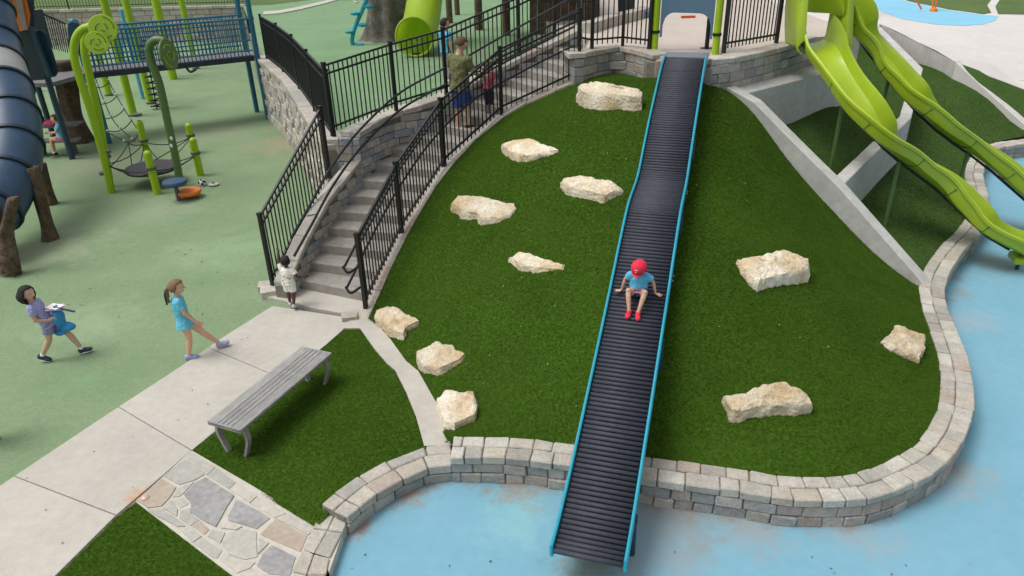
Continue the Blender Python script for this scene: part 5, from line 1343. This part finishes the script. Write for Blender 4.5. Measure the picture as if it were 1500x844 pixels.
        # white letter mark on the front
        q = MB(); fc = c + u * hr * .86 + f * hr * .98; up2 = (u * .8 - f * .55).normalized(); nf = l.cross(up2)
        for dx, dz, sx, sz in ((0, .16, .36, .09), (0, -.04, .1, .38), (-.16, .09, .08, .12), (.16, .09, .08, .12), (0, -.22, .2, .07)):
            q.box(fc + l * dx * hr + up2 * dz * hr, (.02, sx * hr, sz * hr), mat=Matrix((up2.cross(l) * -1, l, up2)).transposed())
        q.build('letter_mark', cm('white', (.8, .8, .8)), co)
    return root, g, (f, u, l, hr, c)
def skin_m(name, c): return mat('skin_' + name, c, .5, .06, 12, spec=.35)
SK = skin_m('light', (.58, .34, .24)); SKT = skin_m('tan', (.68, .40, .27)); SKD = skin_m('dark', (.10, .045, .028)); SKM = skin_m('medium', (.60, .37, .25))

# boy sliding down the rollers
dS = foot(on_plane(934, 411, V2(SL0), V2(SL0 + SLD)), slp_); s0 = slp_.at(dS); tS = slp_.tan(dS)
by = math.atan2(-SLD.y, -SLD.x); slope = math.asin(tS.z); hb_ = .85
cs, sn = math.cos(slope), math.sin(slope)
def SLp(x, y, z): return (x * cs, y, -x * sn + z)      # x downhill, z above the rollers, in body heights
pose = dict(pelvis=SLp(0, 0, .085), chest=(.0, 0, .26), neck=(.035, 0, .36), head=(.085, 0, .455), look=(.8, -.28, -.55), face_up=(.55, 0, .83),
            hipL=SLp(.02, .05, .075), hipR=SLp(.02, -.05, .075), kneeL=SLp(.19, .105, .25), kneeR=SLp(.19, -.115, .25), ankL=SLp(.335, .045, .07), ankR=SLp(.325, -.075, .07), toeL=(1, .12, -.5), toeR=(1, -.22, -.5),
            shL=(.02, .10, .325), shR=(.02, -.10, .325), elL=(-.02, .185, .235), elR=(-.02, -.185, .235), wrL=SLp(-.02, .225, .06), wrR=SLp(-.02, -.225, .06), hdL=(.35, 1, -.1), hdR=(.35, -1, -.1), hnL=(0, 0, 1), hnR=(0, 0, 1), curl=.15, spread=.8)
blue_t = cm('blue_tee', (.10, .42, .62)); red = cm('red', (.72, .02, .05))
boy, gb, fb = person('boy in a red cap and light blue shirt sitting on the roller slide', tuple(s0 + Vector((0, 0, .022))), by, hb_, pose, SK, blue_t, cm('navy', (.015, .02, .05)), cm('brown_hair', (.10, .055, .03)), red, None, .005, cap=(red,), leg=.5, headk=1.05, stout=1.25)
# print on the shirt belly
c_ = gb['pelvis'].lerp(gb['chest'], .32); f_ = Vector((math.cos(by), math.sin(by), 0)); l_ = Vector((-f_.y, f_.x, 0))
for i, cc_ in enumerate(((.5, .05, .1), (.6, .6, .65), (.25, .08, .3))):
    MB().box(c_ + f_ * (.103 - .004 * i) + Vector((0, 0, .012 - .022 * i)), (.012, .13 - .012 * i, .018), by).build('shirt_print', cm('print%d' % i, cc_), boy)

# girl with ponytail stepping to the right
p0 = P(283, 523, 0)
pose = dict(chest=(-.01, 0, .69), neck=(-.005, 0, .80), head=(.015, 0, .90), look=(1, -.12, -.05), hipL=(.01, .045, .49), hipR=(0, -.045, .49),
            kneeL=(.15, .045, .275), ankL=(.31, .04, .07), toeL=(1, .0, .22), kneeR=(.01, -.04, .265), ankR=(-.04, -.04, .052), toeR=(1, -.05, -.05),
            shL=(-.01, .095, .765), shR=(-.01, -.095, .765), elL=(-.03, .13, .62), wrL=(.03, .13, .49), elR=(.03, -.125, .625), wrR=(.115, -.12, .50), hdR=(.7, .1, -.7), hdL=(.4, 0, -1))
gshirt = cm('blue_tee2', (.13, .52, .68)); lil = cm('lilac', (.34, .36, .60))
g1_, gg, gf = person('girl with brown ponytail in a light blue dress striding on the green floor', tuple(p0), math.radians(27), 1.2, pose, SKT, gshirt, None, cm('brown_hair2', (.21, .12, .06)), lil, None, .0055, hem=.32, sole=cm('pink_sole', (.65, .35, .4)), headk=1.0)
f, u, l, hr, c = gf
MB().tube(spline([c - f * hr * .95 + u * hr * .1, c - f * hr * 1.3 - u * hr * .35, c - f * hr * 1.35 - u * hr * 1.3, c - f * hr * 1.2 - u * hr * 2.1], 5), [hr * .25] * 5 + [hr * .32] * 6 + [hr * .16] * 5, 10).build('ponytail', cm('brown_hair2', 0), g1_, True)
for dx, mm_ in ((-.18, 'navy'), (.06, 'pinkish'), (.24, 'white')):
    MB().tube(spline([c - f * hr * 1.15 + l * hr * dx * .5 + u * hr * .05, c - f * hr * 1.55 + l * hr * dx * 1.5 - u * hr * .8, c - f * hr * 1.5 + l * hr * dx * 2 - u * hr * 2.2], 5), [hr * .12] * 11, 6).build('hair_ribbon', cm(mm_, (.6, .3, .38)), g1_, True)

# girl with dark bob carrying a bag
p1 = P(94, 524, 0)
pose = dict(pelvis=(-.04, 0, .49), chest=(-.10, 0, .67), neck=(-.135, 0, .775), head=(-.14, -.01, .885), look=(.95, -.4, .05), hipL=(-.03, .045, .48), hipR=(-.03, -.045, .48),
            kneeL=(.11, .05, .29), ankL=(.20, .05, .06), toeL=(1, .1, .12), kneeR=(-.07, -.05, .28), ankR=(-.20, -.05, .085), toeR=(.95, -.1, -.35),
            shL=(-.115, .095, .735), shR=(-.115, -.095, .735), elL=(-.10, .135, .60), elR=(-.10, -.13, .59), wrL=(.0, .10, .575), wrR=(.005, -.085, .555), hdL=(1, -.3, .15), hdR=(1, .3, .15), hnL=(0, -1, .3), hnR=(0, 1, .3), curl=.9)
g2_, g2g, g2f = person('girl with dark bobbed hair in a lilac shirt carrying a blue bag', tuple(p1), math.radians(12), 1.17, pose, SKM, cm('lilac_shirt', (.34, .33, .58)), cm('lilac_shorts', (.24, .22, .38)), cm('black_hair', (.012, .009, .008)), cm('shoe_dark', (.03, .035, .06)), cm('white', 0), .0055, hairstyle='bob', leg=.55, headk=1.04, sole=cm('white', 0), hem=.12)
fw = Vector((math.cos(math.radians(12)), math.sin(math.radians(12)), 0)); sdv = Vector((-fw.y, fw.x, 0))
bc_ = g2g['pelvis'] + fw * .17 + Vector((0, 0, .0))
bag = thing('tote_bag', 'crumpled blue tote bag hugged by the dark-haired girl', 'bag', tuple(bc_ - Vector((0, 0, .2))))
q = MB(); q.ball(bc_ + Vector((0, 0, .04)) - fw * .02, .115, 16, (.62, .85, 1.35)); q.ball(bc_ + fw * .05 - Vector((0, 0, .1)), .09, 12, (1.25, .8, .7)); q.ball(bc_ - fw * .06 - Vector((0, 0, .17)), .07, 12, (1.2, .8, .7))
me = fuse(q, .008, 2)
nr = [v.normal.copy() for v in me.vertices]
for v, n_ in zip(me.vertices, nr): v.co = v.co + n_ * .012 * noise.noise(v.co * 16)
obj('bag_body', me, cm('bag_blue', (.035, .26, .55), spec=.5), bag)
MB().tube(spline([bc_ + fw * .02 + Vector((0, 0, .17)) + sdv * .05, bc_ + fw * .0 + Vector((0, 0, .24)), bc_ + fw * .02 + Vector((0, 0, .17)) - sdv * .05], 5), .008, 6).build('handle', cm('bag_blue', 0), bag, True)
pp_ = bc_ + Vector((0, 0, .2)) - fw * .02
pap = thing('folded_papers', 'white and pink papers held on top of the blue bag', 'papers', tuple(pp_))
for i, (cc_, a) in enumerate((('white', .1), ('pinkish', .5), ('white', -.3))): MB().box(pp_ + Vector((0, 0, .012 * i)), (.2, .14, .006), a).build('sheet', cm(cc_, 0), pap)
stk = thing('navy_stick', 'short navy stick poking out from the papers over the blue bag', 'stick', tuple(pp_))
MB().tube([pp_ + fw * .0 + Vector((0, 0, .03)) - sdv * .03, pp_ + fw * .27 + Vector((0, 0, -.03)) - sdv * .12], [.016, .013], 8).build('shaft', cm('navy2', (.05, .03, .14)), stk, True)

# toddler at the foot of the stairs
p2 = P(429, 449, .05)
pose = dict(look=(1, .05, .25), head=(.03, 0, .885), neck=(.02, 0, .775), chest=(.01, 0, .67), kneeL=(.03, .055, .25), ankL=(.04, .06, .05), kneeR=(.0, -.055, .25), ankR=(-.06, -.055, .06), shL=(.02, .105, .745), shR=(.01, -.105, .735),
            elL=(.07, .15, .88), wrL=(.14, .17, 1.0), hdL=(.5, .1, .8), hnL=(1, 0, 0), elR=(.0, -.18, .60), wrR=(.09, -.25, .555), hdR=(.8, -.7, .1), curl=.8)
shirt_dots = cm('dotted', (.80, .78, .72))
td, tg_, tf = person('toddler in cream dotted outfit reaching up to the stair fence', tuple(p2), math.radians(82), .86, pose, SKD, shirt_dots, shirt_dots, cm('black_hair', 0), cm('grey_shoe', (.5, .5, .5)), None, .0055, headk=1.12, leg=.75, stout=1.1, hem=.15)
for i, (dz, dy, cc_) in enumerate(((.02, .04, 'navy'), (-.06, -.05, 'spot_red'), (.1, -.03, 'spot_green'), (-.13, .03, 'spot_green'), (.06, .01, 'spot_red'), (-.17, -.04, 'spot_yel'), (.13, .06, 'spot_yel'))):
    b = tg_['pelvis'].lerp(tg_['chest'], .5 + dz * 3); MB().ball(b + Vector((dy * 1.2, -.083 + abs(dy) * .3, 0)), .013, 8, (1, .5, 1)).build('dot', cm(cc_, {'navy': (.02, .02, .06), 'spot_red': (.4, .15, .06), 'spot_green': (.2, .3, .06), 'spot_yel': (.6, .5, .1)}[cc_]), td, True)

# man on the stairs with a child in front
zk = Z0 + RISE * 10
pm = P(677, 199, zk)
pose = dict(look=(.75, -.35, -.55), head=(.045, -.01, .935), neck=(.02, 0, .845), chest=(.005, 0, .73), pelvis=(0, 0, .53), hipL=(0, .045, .52), hipR=(0, -.045, .52), kneeL=(.03, .055, .29), ankL=(.02, .06, .05), kneeR=(.06, -.05, .33), ankR=(.05, -.055, .1), shL=(.01, .105, .80), shR=(.01, -.105, .80),
            elL=(.03, .14, .65), wrL=(.12, .12, .56), elR=(.08, -.14, .66), wrR=(.22, -.13, .60), hdR=(1, -.1, -.3), hdL=(1, 0, -.5))
person('man in olive green shirt and blue shorts walking up the stairs', tuple(pm), math.radians(52), 1.78, pose, SK, cm('olive_shirt', (.14, .145, .055)), cm('blue_shorts', (.035, .065, .24)), cm('brown_hair3', (.085, .045, .025)), cm('black_shoe', (.012, .012, .014)), None, .012, leg=.95, headk=.82, hem=.1)
zc = Z0 + RISE * 12
pk = P(717, 166, zc)
person('small child in red and pink top on the steps in front of the man', tuple(pk), math.radians(75), .98, dict(elL=(.05, .15, .68), wrL=(.1, .15, .82), hdL=(.5, 0, 1)), SK, cm('red_pink', (.45, .09, .13)), cm('navy', 0), cm('brown_hair3', 0), cm('teal_shoe', (.05, .3, .3)), None, .012, headk=1.1, leg=1.5)
# person in blue behind the terrace fence
pt = P(656, 122, TERR)
person('person in light blue shirt standing behind the terrace fence', tuple(pt), math.radians(40), 1.56, dict(look=(1, -.3, 0)), SK, blue_t, cm('grey_trouser', (.25, .27, .3)), cm('black_hair', 0), cm('grey_shoe', 0), None, .013, leg=1.9, headk=.92)
# child sitting on the bench below the tower
sb_ = P(97, 232, 0)
bn_ = thing('picnic_bench', 'small dark picnic bench in the shade under the play tower', 'bench', tuple(sb_))
MB().box(sb_ + Vector((-.35, .25, .42)), (1.3, .3, .06), .1).build('seat', M['deck_vinyl'], bn_); MB().box(sb_ + Vector((-.45, .75, .72)), (1.2, .5, .05), .1).build('table_top', M['deck_vinyl'], bn_)
for dx in (-.45, .4): MB().box(sb_ + Vector((-.38 + dx, .35, .2)), (.07, .4, .42), .1).build('leg', M['grey_clamp'], bn_)
sit = dict(pelvis=(0, 0, .42), chest=(.01, 0, .62), neck=(.02, 0, .73), head=(.04, 0, .84), hipL=(0, .05, .41), hipR=(0, -.05, .41), kneeL=(.22, .07, .42), kneeR=(.22, -.05, .42), ankL=(.24, .07, .12), ankR=(.24, -.05, .1), shL=(0, .1, .70), shR=(0, -.1, .70), elL=(.08, .13, .58), wrL=(.2, .08, .58), elR=(.06, -.13, .56), wrR=(.18, -.1, .52), hdL=(1, 0, 0), hdR=(1, 0, 0))
person('child in blue shirt and pink shorts sitting on the bench under the tower', tuple(sb_ + Vector((-.05, .2, -.02))), math.radians(200), 1.22, sit, SKT, blue_t, cm('pink', (.6, .28, .36)), cm('brown_hair3', 0), cm('black_shoe', 0), cm('white', 0), .012)
pkb = thing('pink_bundle', 'bright pink bag lying on the picnic table', 'bag', tuple(sb_ + Vector((-.5, .55, .75))))
q = MB(); q.ball(sb_ + Vector((-.5, .55, .82)), .16, 12, (1.3, .8, .55)); q.ball(sb_ + Vector((-.36, .55, .84)), .1, 10, (1, .8, .7)); obj('bag_body', fuse(q, .012), cm('hot_pink', (.7, .1, .2)), pkb)
MB().tube([sb_ + Vector((-.62, .5, .8)), sb_ + Vector((-.62, .5, 1.0))], .05, 10).build('bottle', M['mesh_black'], pkb, True)
# walker just outside the left edge: one dark shoe comes into view
pw = P(-24, 651, 0)
person('person mostly outside the left edge with one black shoe in view', tuple(pw), math.radians(10), 1.2, dict(ankL=(.02, .05, .05), ankR=(-.14, -.05, .07), kneeR=(-.05, -.05, .28)), SKM, blue_t, cm('navy', 0), cm('black_hair', 0), cm('black_shoe', 0), None, .009)
# far figures
pf = P(51, 134, 0)
person('distant person behind the play tower with only legs in view', tuple(pf), math.radians(260), 1.3, {}, SK, blue_t, cm('navy', 0), cm('brown_hair3', 0), cm('black_shoe', 0), None, .02)
pq = at_Y(520, 5, pc0.y - .1)
person('child climbing the teal pod pole at the top edge', tuple(pq), math.radians(60), 1.15, dict(kneeL=(.08, .05, .3), ankL=(.05, .05, .1)), SKT, cm('orange_t', (.6, .2, .05)), cm('orange_s', (.6, .25, .05)), cm('brown_hair3', 0), cm('white', 0), None, .016)
person('person in black coat standing on the pale plaza at the top edge', tuple(P(1264, 22, TERR)), math.radians(100), 1.7, {}, SK, cm('black_coat', (.012, .012, .015)), cm('black_coat', 0), cm('black_hair', 0), cm('black_shoe', 0), None, .02, leg=1.9, hem=.5, headk=.85, long_sleeve=True)

# ================================================================== limestone boulders on the mound
def boulder(label, px, h, seed):
    h *= .52; y0 = min(p[1] for p in px); y1 = max(p[1] for p in px)
    pp = []
    n = len(px)
    for i in range(n):
        a = Vector(px[i]); b = Vector(px[(i + 1) % n]); k = max(1, int((b - a).length / 7))
        for j in range(k): pp.append(a.lerp(b, j / k))
    pts = []
    for p in pp:
        k = (y1 - p.y) / (y1 - y0); z = .5
        for _ in range(10):
            q = P(p.x, p.y, z); z = .5 * z + .5 * (mound_z(q.x, q.y) + k * h * .9)
        pts.append((Vector((q.x, q.y)), k))
    c = sum((p for p, k in pts), Vector((0, 0))) / len(pts); gz = mound_z(c.x, c.y); N = len(pts)
    root = thing('boulder', label, 'boulder', (c.x, c.y, gz), 'limestone boulders on the mound')
    bm = bmesh.new(); rows = []
    def top(p): return mound_z(p.x, p.y) * .6 + gz * .4
    for fr, zk in ((1.0, None), (1.02, .3), (.97, .78), (.84, .98), (.55, 1.03), (.26, 1.05)):
        row = []
        for p, k in pts:
            q = c + (p - c) * fr
            z = (mound_z(q.x, q.y) - .14) if zk is None else top(q) + h * (zk if zk < .9 else zk * (.86 + .14 * k))
            row.append(bm.verts.new((q.x, q.y, z)))
        rows.append(row)
    for a, b in zip(rows, rows[1:]):
        for i in range(N): bm.faces.new((a[i], a[(i + 1) % N], b[(i + 1) % N], b[i]))
    cv = bm.verts.new((c.x, c.y, top(c) + h * 1.06))
    for i in range(N): bm.faces.new((rows[-1][i], rows[-1][(i + 1) % N], cv))
    bmesh.ops.subdivide_edges(bm, edges=bm.edges[:], cuts=1, use_grid_fill=True)
    bmesh.ops.recalc_face_normals(bm, faces=bm.faces[:]); bm.normal_update()
    o_ = Vector((seed * 3.1, seed * 1.7, 0))
    for v in bm.verts:
        s = v.co + o_
        d = .028 * noise.noise(s * 4.5) + .024 * noise.noise(s * 10) + .016 * noise.noise(s * 24) + .009 * noise.noise(s * 50)
        cell = noise.voronoi(s * 7)[0][0]
        v.co += v.normal * (d - .02 * max(0, .25 - cell) * 4 * .6)
    me = bpy.data.meshes.new('rock'); bm.to_mesh(me); bm.free()
    obj('rock', me, M['boulder'], root, True)
    return root
def ZZ(ox, oy, pts): return [(ox + x / 2.8125, oy + y / 2.8125) for x, y in pts]
boulder('long thick tan boulder nearest the deck wall at the mound top', ZZ(700, 0, [(408, 385), (450, 342), (500, 350), (560, 360), (610, 380), (650, 375), (680, 400), (675, 450), (640, 460), (580, 440), (520, 452), (430, 430)]), .52, 1)
boulder('pointed boulder second from the top beside the stair fence', ZZ(700, 0, [(100, 620), (150, 580), (205, 562), (260, 585), (335, 615), (270, 640), (200, 673), (140, 655)]), .2, 2)
boulder('wedge-shaped boulder close to the left rail of the roller slide', ZZ(700, 0, [(338, 755), (420, 713), (500, 725), (550, 745), (592, 785), (520, 838), (460, 815), (380, 800)]), .22, 3)
boulder('broad notched boulder left of the wedge-shaped one below the stair fence', [(661, 303), (670, 289), (691, 284.5), (727, 287), (753, 294), (756.5, 301), (746, 316), (725, 326), (705, 331), (698, 322), (675, 318)], .2, 4)
boulder('thin flat sliver of a boulder in the middle of the left slope', ZZ(700, 250, [(125, 370), (170, 338), (220, 337), (290, 370), (365, 380), (350, 410), (240, 420), (180, 410)]), .13, 5)
boulder('blocky pale boulder at the foot of the stair fence', ZZ(350, 250, [(565, 580), (600, 553), (660, 560), (742, 615), (690, 660), (680, 700), (620, 680), (565, 620)]), .26, 6)
boulder('rounded white boulder in the middle of three along the edging strip', ZZ(350, 250, [(735, 765), (810, 697), (880, 700), (928, 750), (910, 780), (830, 844), (760, 840), (738, 800)]), .24, 7)
boulder('square white boulder lowest beside the edging strip', ZZ(350, 544, [(812, 120), (850, 82), (920, 80), (965, 65), (985, 100), (970, 195), (890, 240), (850, 235), (825, 180)]), .26, 8)
boulder('large square boulder highest on the slope right of the slide', [(1079.7, 374), (1100, 372), (1139, 364), (1159, 366), (1182, 390), (1183, 410), (1153, 414), (1125, 421), (1109, 427), (1098, 415), (1088, 395)], .3, 9)
boulder('small striped angular boulder near the right stone wall', ZZ(1100, 250, [(535, 695), (575, 660), (605, 627), (650, 660), (715, 705), (712, 755), (690, 797), (640, 770), (575, 730)]), .18, 10)
boulder('longest boulder low on the slope right of the slide', [(1058.4, 586), (1080, 582), (1100, 569), (1114, 558), (1150, 552), (1167.6, 563.6), (1183.6, 583), (1187, 602.7), (1157, 608), (1121, 606), (1100, 612), (1084, 619), (1068, 617)], .27, 11)

# ================================================================== park bench
bz = .46
cA, cB, cC, cD = (P(*q, bz) for q in ((443, 507), (485, 517), (350, 633), (305, 615)))
bo = (cA + cB + cC + cD) / 4
bench = thing('park_bench', 'weathered grey slatted backless bench on the lawn beside the path', 'bench', (bo.x, bo.y, 0))
bl_ = ((cA + cB) / 2 - (cD + cC) / 2); LEN = bl_.length; bx = bl_.normalized(); byv = Vector((bx.y, -bx.x, 0)); WID = .46
o_ = bo.copy(); o_.z = 0; ang = math.atan2(bx.y, bx.x)
ws = [.135, .058, .058, .058, .135]; g_ = (WID - sum(ws)) / 4; y = -WID / 2
for w_ in ws:
    me = MB().box((0, 0, 0), (LEN, w_, .04)).mesh('slat'); bm = bmesh.new(); bm.from_mesh(me); bmesh.ops.bevel(bm, geom=bm.edges[:], offset=.006, segments=1, affect='EDGES'); bm.to_mesh(me); bm.free(); me.materials.append(M['weathered'])
    c_ = o_ + byv * (y + w_ / 2) + Vector((0, 0, bz - .02)); s_ = bpy.data.objects.new('slat', me); s_.location = c_; s_.rotation_euler = (0, 0, ang); put(s_, bench); y += w_ + g_
for e in (-1, 1):
    ex = o_ + bx * e * (LEN / 2 - .1)
    MB().bar(ex - byv * (WID / 2 - .03) + Vector((0, 0, bz - .06)), ex + byv * (WID / 2 - .03) + Vector((0, 0, bz - .06)), .05, .03).build('cross_bar', M['weathered'], bench)
    MB().bar(ex + bx * e * .09 - byv * (WID / 2 - .005) + Vector((0, 0, bz - .022)), ex + bx * e * .09 + byv * (WID / 2 - .005) + Vector((0, 0, bz - .022)), .02, .045).build('end_board', M['weathered'], bench)
    for s in (-1, 1):
        pts = spline([ex + byv * s * (WID / 2 - .05) + Vector((0, 0, bz - .05)), ex + byv * s * (WID / 2 - .02) + Vector((0, 0, .26)), ex + byv * s * (WID / 2 - .07) + Vector((0, 0, .1)), ex + byv * s * (WID / 2 - .12) + Vector((0, 0, -.03))], 5)
        vs = []; fs = []
        for i, p in enumerate(pts):
            for u_, v_ in ((-.03, -.018), (.03, -.018), (.03, .018), (-.03, .018)): vs.append(p + bx * u_ + byv * v_)
        for i in range(len(pts) - 1):
            for j in range(4): fs.append((i * 4 + j, i * 4 + (j + 1) % 4, i * 4 + 4 + (j + 1) % 4, i * 4 + 4 + j))
        k_ = (len(pts) - 1) * 4; fs += [(3, 2, 1, 0), (k_, k_ + 1, k_ + 2, k_ + 3)]
        MB().add(vs, fs).build('leg', M['weathered'], bench)
MB().bar(o_ - bx * (LEN / 2 - .1) + Vector((0, 0, bz - .065)), o_ + bx * (LEN / 2 - .1) + Vector((0, 0, bz - .065)), .04, .04).build('stretcher', M['weathered'], bench)

# ================================================================== small litter: leaves and crumbs lying about
def litter(name, label, n, area, zf, m, seed, size=(.012, .03)):
    r_ = random.Random(seed); q = MB()
    for _ in range(n):
        x, y = area(r_); z = zf(x, y); s = r_.uniform(*size); a = r_.uniform(0, 6.28); ca, sa = math.cos(a), math.sin(a); k = r_.uniform(.35, .8)
        vs = [(x + (u * ca - v * k * sa) * s, y + (u * sa + v * k * ca) * s, z + dz) for u, v, dz in ((-1, 0, .004), (-.2, -1, .006), (1, -.1, .01), (.2, .9, .007))]
        q.add(vs, [(0, 1, 2, 3)])
    o = q.build(name, m); return tag(o, label, 'litter', kind='stuff')
leaf_dark = mat('leaf_dark', (.10, .085, .05), .9, .3, 20); leaf_pale = mat('leaf_pale', (.55, .50, .40), .9, .2, 20)
def mound_pt(r_):
    while True:
        x, y = r_.uniform(-1.8, 5), r_.uniform(6.2, 12.6)
        if -.9 + (y - 6) * -.02 < x < 4.4 - (y - 6) * .1: return x, y
litter('leaf_litter', 'tiny dark leaf bits scattered on the lower green floor', 150, lambda r_: (r_.uniform(-9, -3.9), r_.uniform(9.6, 20)), lambda x, y: .002, leaf_dark, 5, (.01, .024))
litter('leaf_litter', 'tiny dark leaf bits scattered on the blue splash pad', 90, lambda r_: (r_.uniform(-1.6, 9), r_.uniform(3.6, 5.0)) if r_.random() < .7 else (r_.uniform(5.8, 9), r_.uniform(5, 10)), lambda x, y: POOLZ + .002, leaf_dark, 6, (.006, .018))
litter('leaf_litter', 'tiny pale crumbs lying on the grass mound', 40, mound_pt, lambda x, y: mound_z(x, y) + .022, leaf_pale, 7, (.007, .013))
litter('leaf_litter', 'small dark specks on the concrete path', 22, lambda r_: (lambda t, u: (U.at(U.L * t).lerp(Lo.at(Lo.L * t), u).x, U.at(U.L * t).lerp(Lo.at(Lo.L * t), u).y))(r_.uniform(.3, .95), r_.uniform(.1, .9)), lambda x, y: .016, leaf_dark, 8, (.008, .016))

# ================================================================== turf blades (nobody could count them)
def blade_cluster():
    r_ = random.Random(3); q = MB()
    for i in range(7):
        a = r_.uniform(0, 6.28); x, y = r_.uniform(-.012, .012), r_.uniform(-.012, .012); h = r_.uniform(.009, .017); l = r_.uniform(.003, .014)
        w_ = .0016; cx, cy = math.cos(a), math.sin(a)
        q.add([(x - cy * w_, y + cx * w_, -.004), (x + cy * w_, y - cx * w_, -.004), (x + cx * l + cy * w_ * .5, y + cy * l - cx * w_ * .5, h), (x + cx * l - cy * w_ * .5, y + cy * l + cx * w_ * .5, h)], [(0, 1, 2, 3)])
    me = q.mesh('blade_cluster'); me.materials.append(M['blade']); return me
def blade_nodes(me, dens, size):
    ng = bpy.data.node_groups.new('turf_blades', 'GeometryNodeTree')
    ng.interface.new_socket('Geometry', in_out='INPUT', socket_type='NodeSocketGeometry'); ng.interface.new_socket('Geometry', in_out='OUTPUT', socket_type='NodeSocketGeometry')
    N = ng.nodes; L = ng.links; i = N.new('NodeGroupInput'); o = N.new('NodeGroupOutput')
    d = N.new('GeometryNodeDistributePointsOnFaces'); d.inputs['Density'].default_value = dens
    src = bpy.data.objects.new('blade_cluster', me)            # never linked to the scene: only the pattern that is scattered
    oi = N.new('GeometryNodeObjectInfo'); oi.inputs['Object'].default_value = src
    ip = N.new('GeometryNodeInstanceOnPoints'); rv = N.new('FunctionNodeRandomValue'); rv.data_type = 'FLOAT_VECTOR'
    rv.inputs[0].default_value = (-.25, -.25, 0); rv.inputs[1].default_value = (.25, .25, 6.28)
    rs_ = N.new('FunctionNodeRandomValue'); rs_.data_type = 'FLOAT'; rs_.inputs[2].default_value = .8 * size; rs_.inputs[3].default_value = 1.3 * size
    L.new(i.outputs[0], d.inputs['Mesh']); L.new(d.outputs['Points'], ip.inputs['Points']); L.new(oi.outputs['Geometry'], ip.inputs['Instance'])
    L.new(rv.outputs[0], ip.inputs['Rotation']); L.new(rs_.outputs[1], ip.inputs['Scale']); L.new(ip.outputs[0], o.inputs[0])
    return ng
bc = blade_cluster(); made = {}
lab = {'grass_mound': 'short green artificial grass covering the mound', 'near_lawn': 'short green grass around the bench', 'corner_lawn': 'short green grass in the bottom left corner', 'sunken_lawn': 'dark green grass in the sunken beds under the green slides'}
for o, dens, size in turf_sheets:
    k = (dens, size)
    if k not in made: made[k] = blade_nodes(bc, dens, size)
    g = bpy.data.objects.new('grass', o.data.copy()); COL.objects.link(g)
    md = g.modifiers.new('blades', 'NODES'); md.node_group = made[k]
    l_ = lab[o.name.split('.')[0]]
    if o.name.endswith('.001'): l_ = 'dark green grass between the curved stone wall and the far slides'
    tag(g, l_, 'grass', kind='stuff')
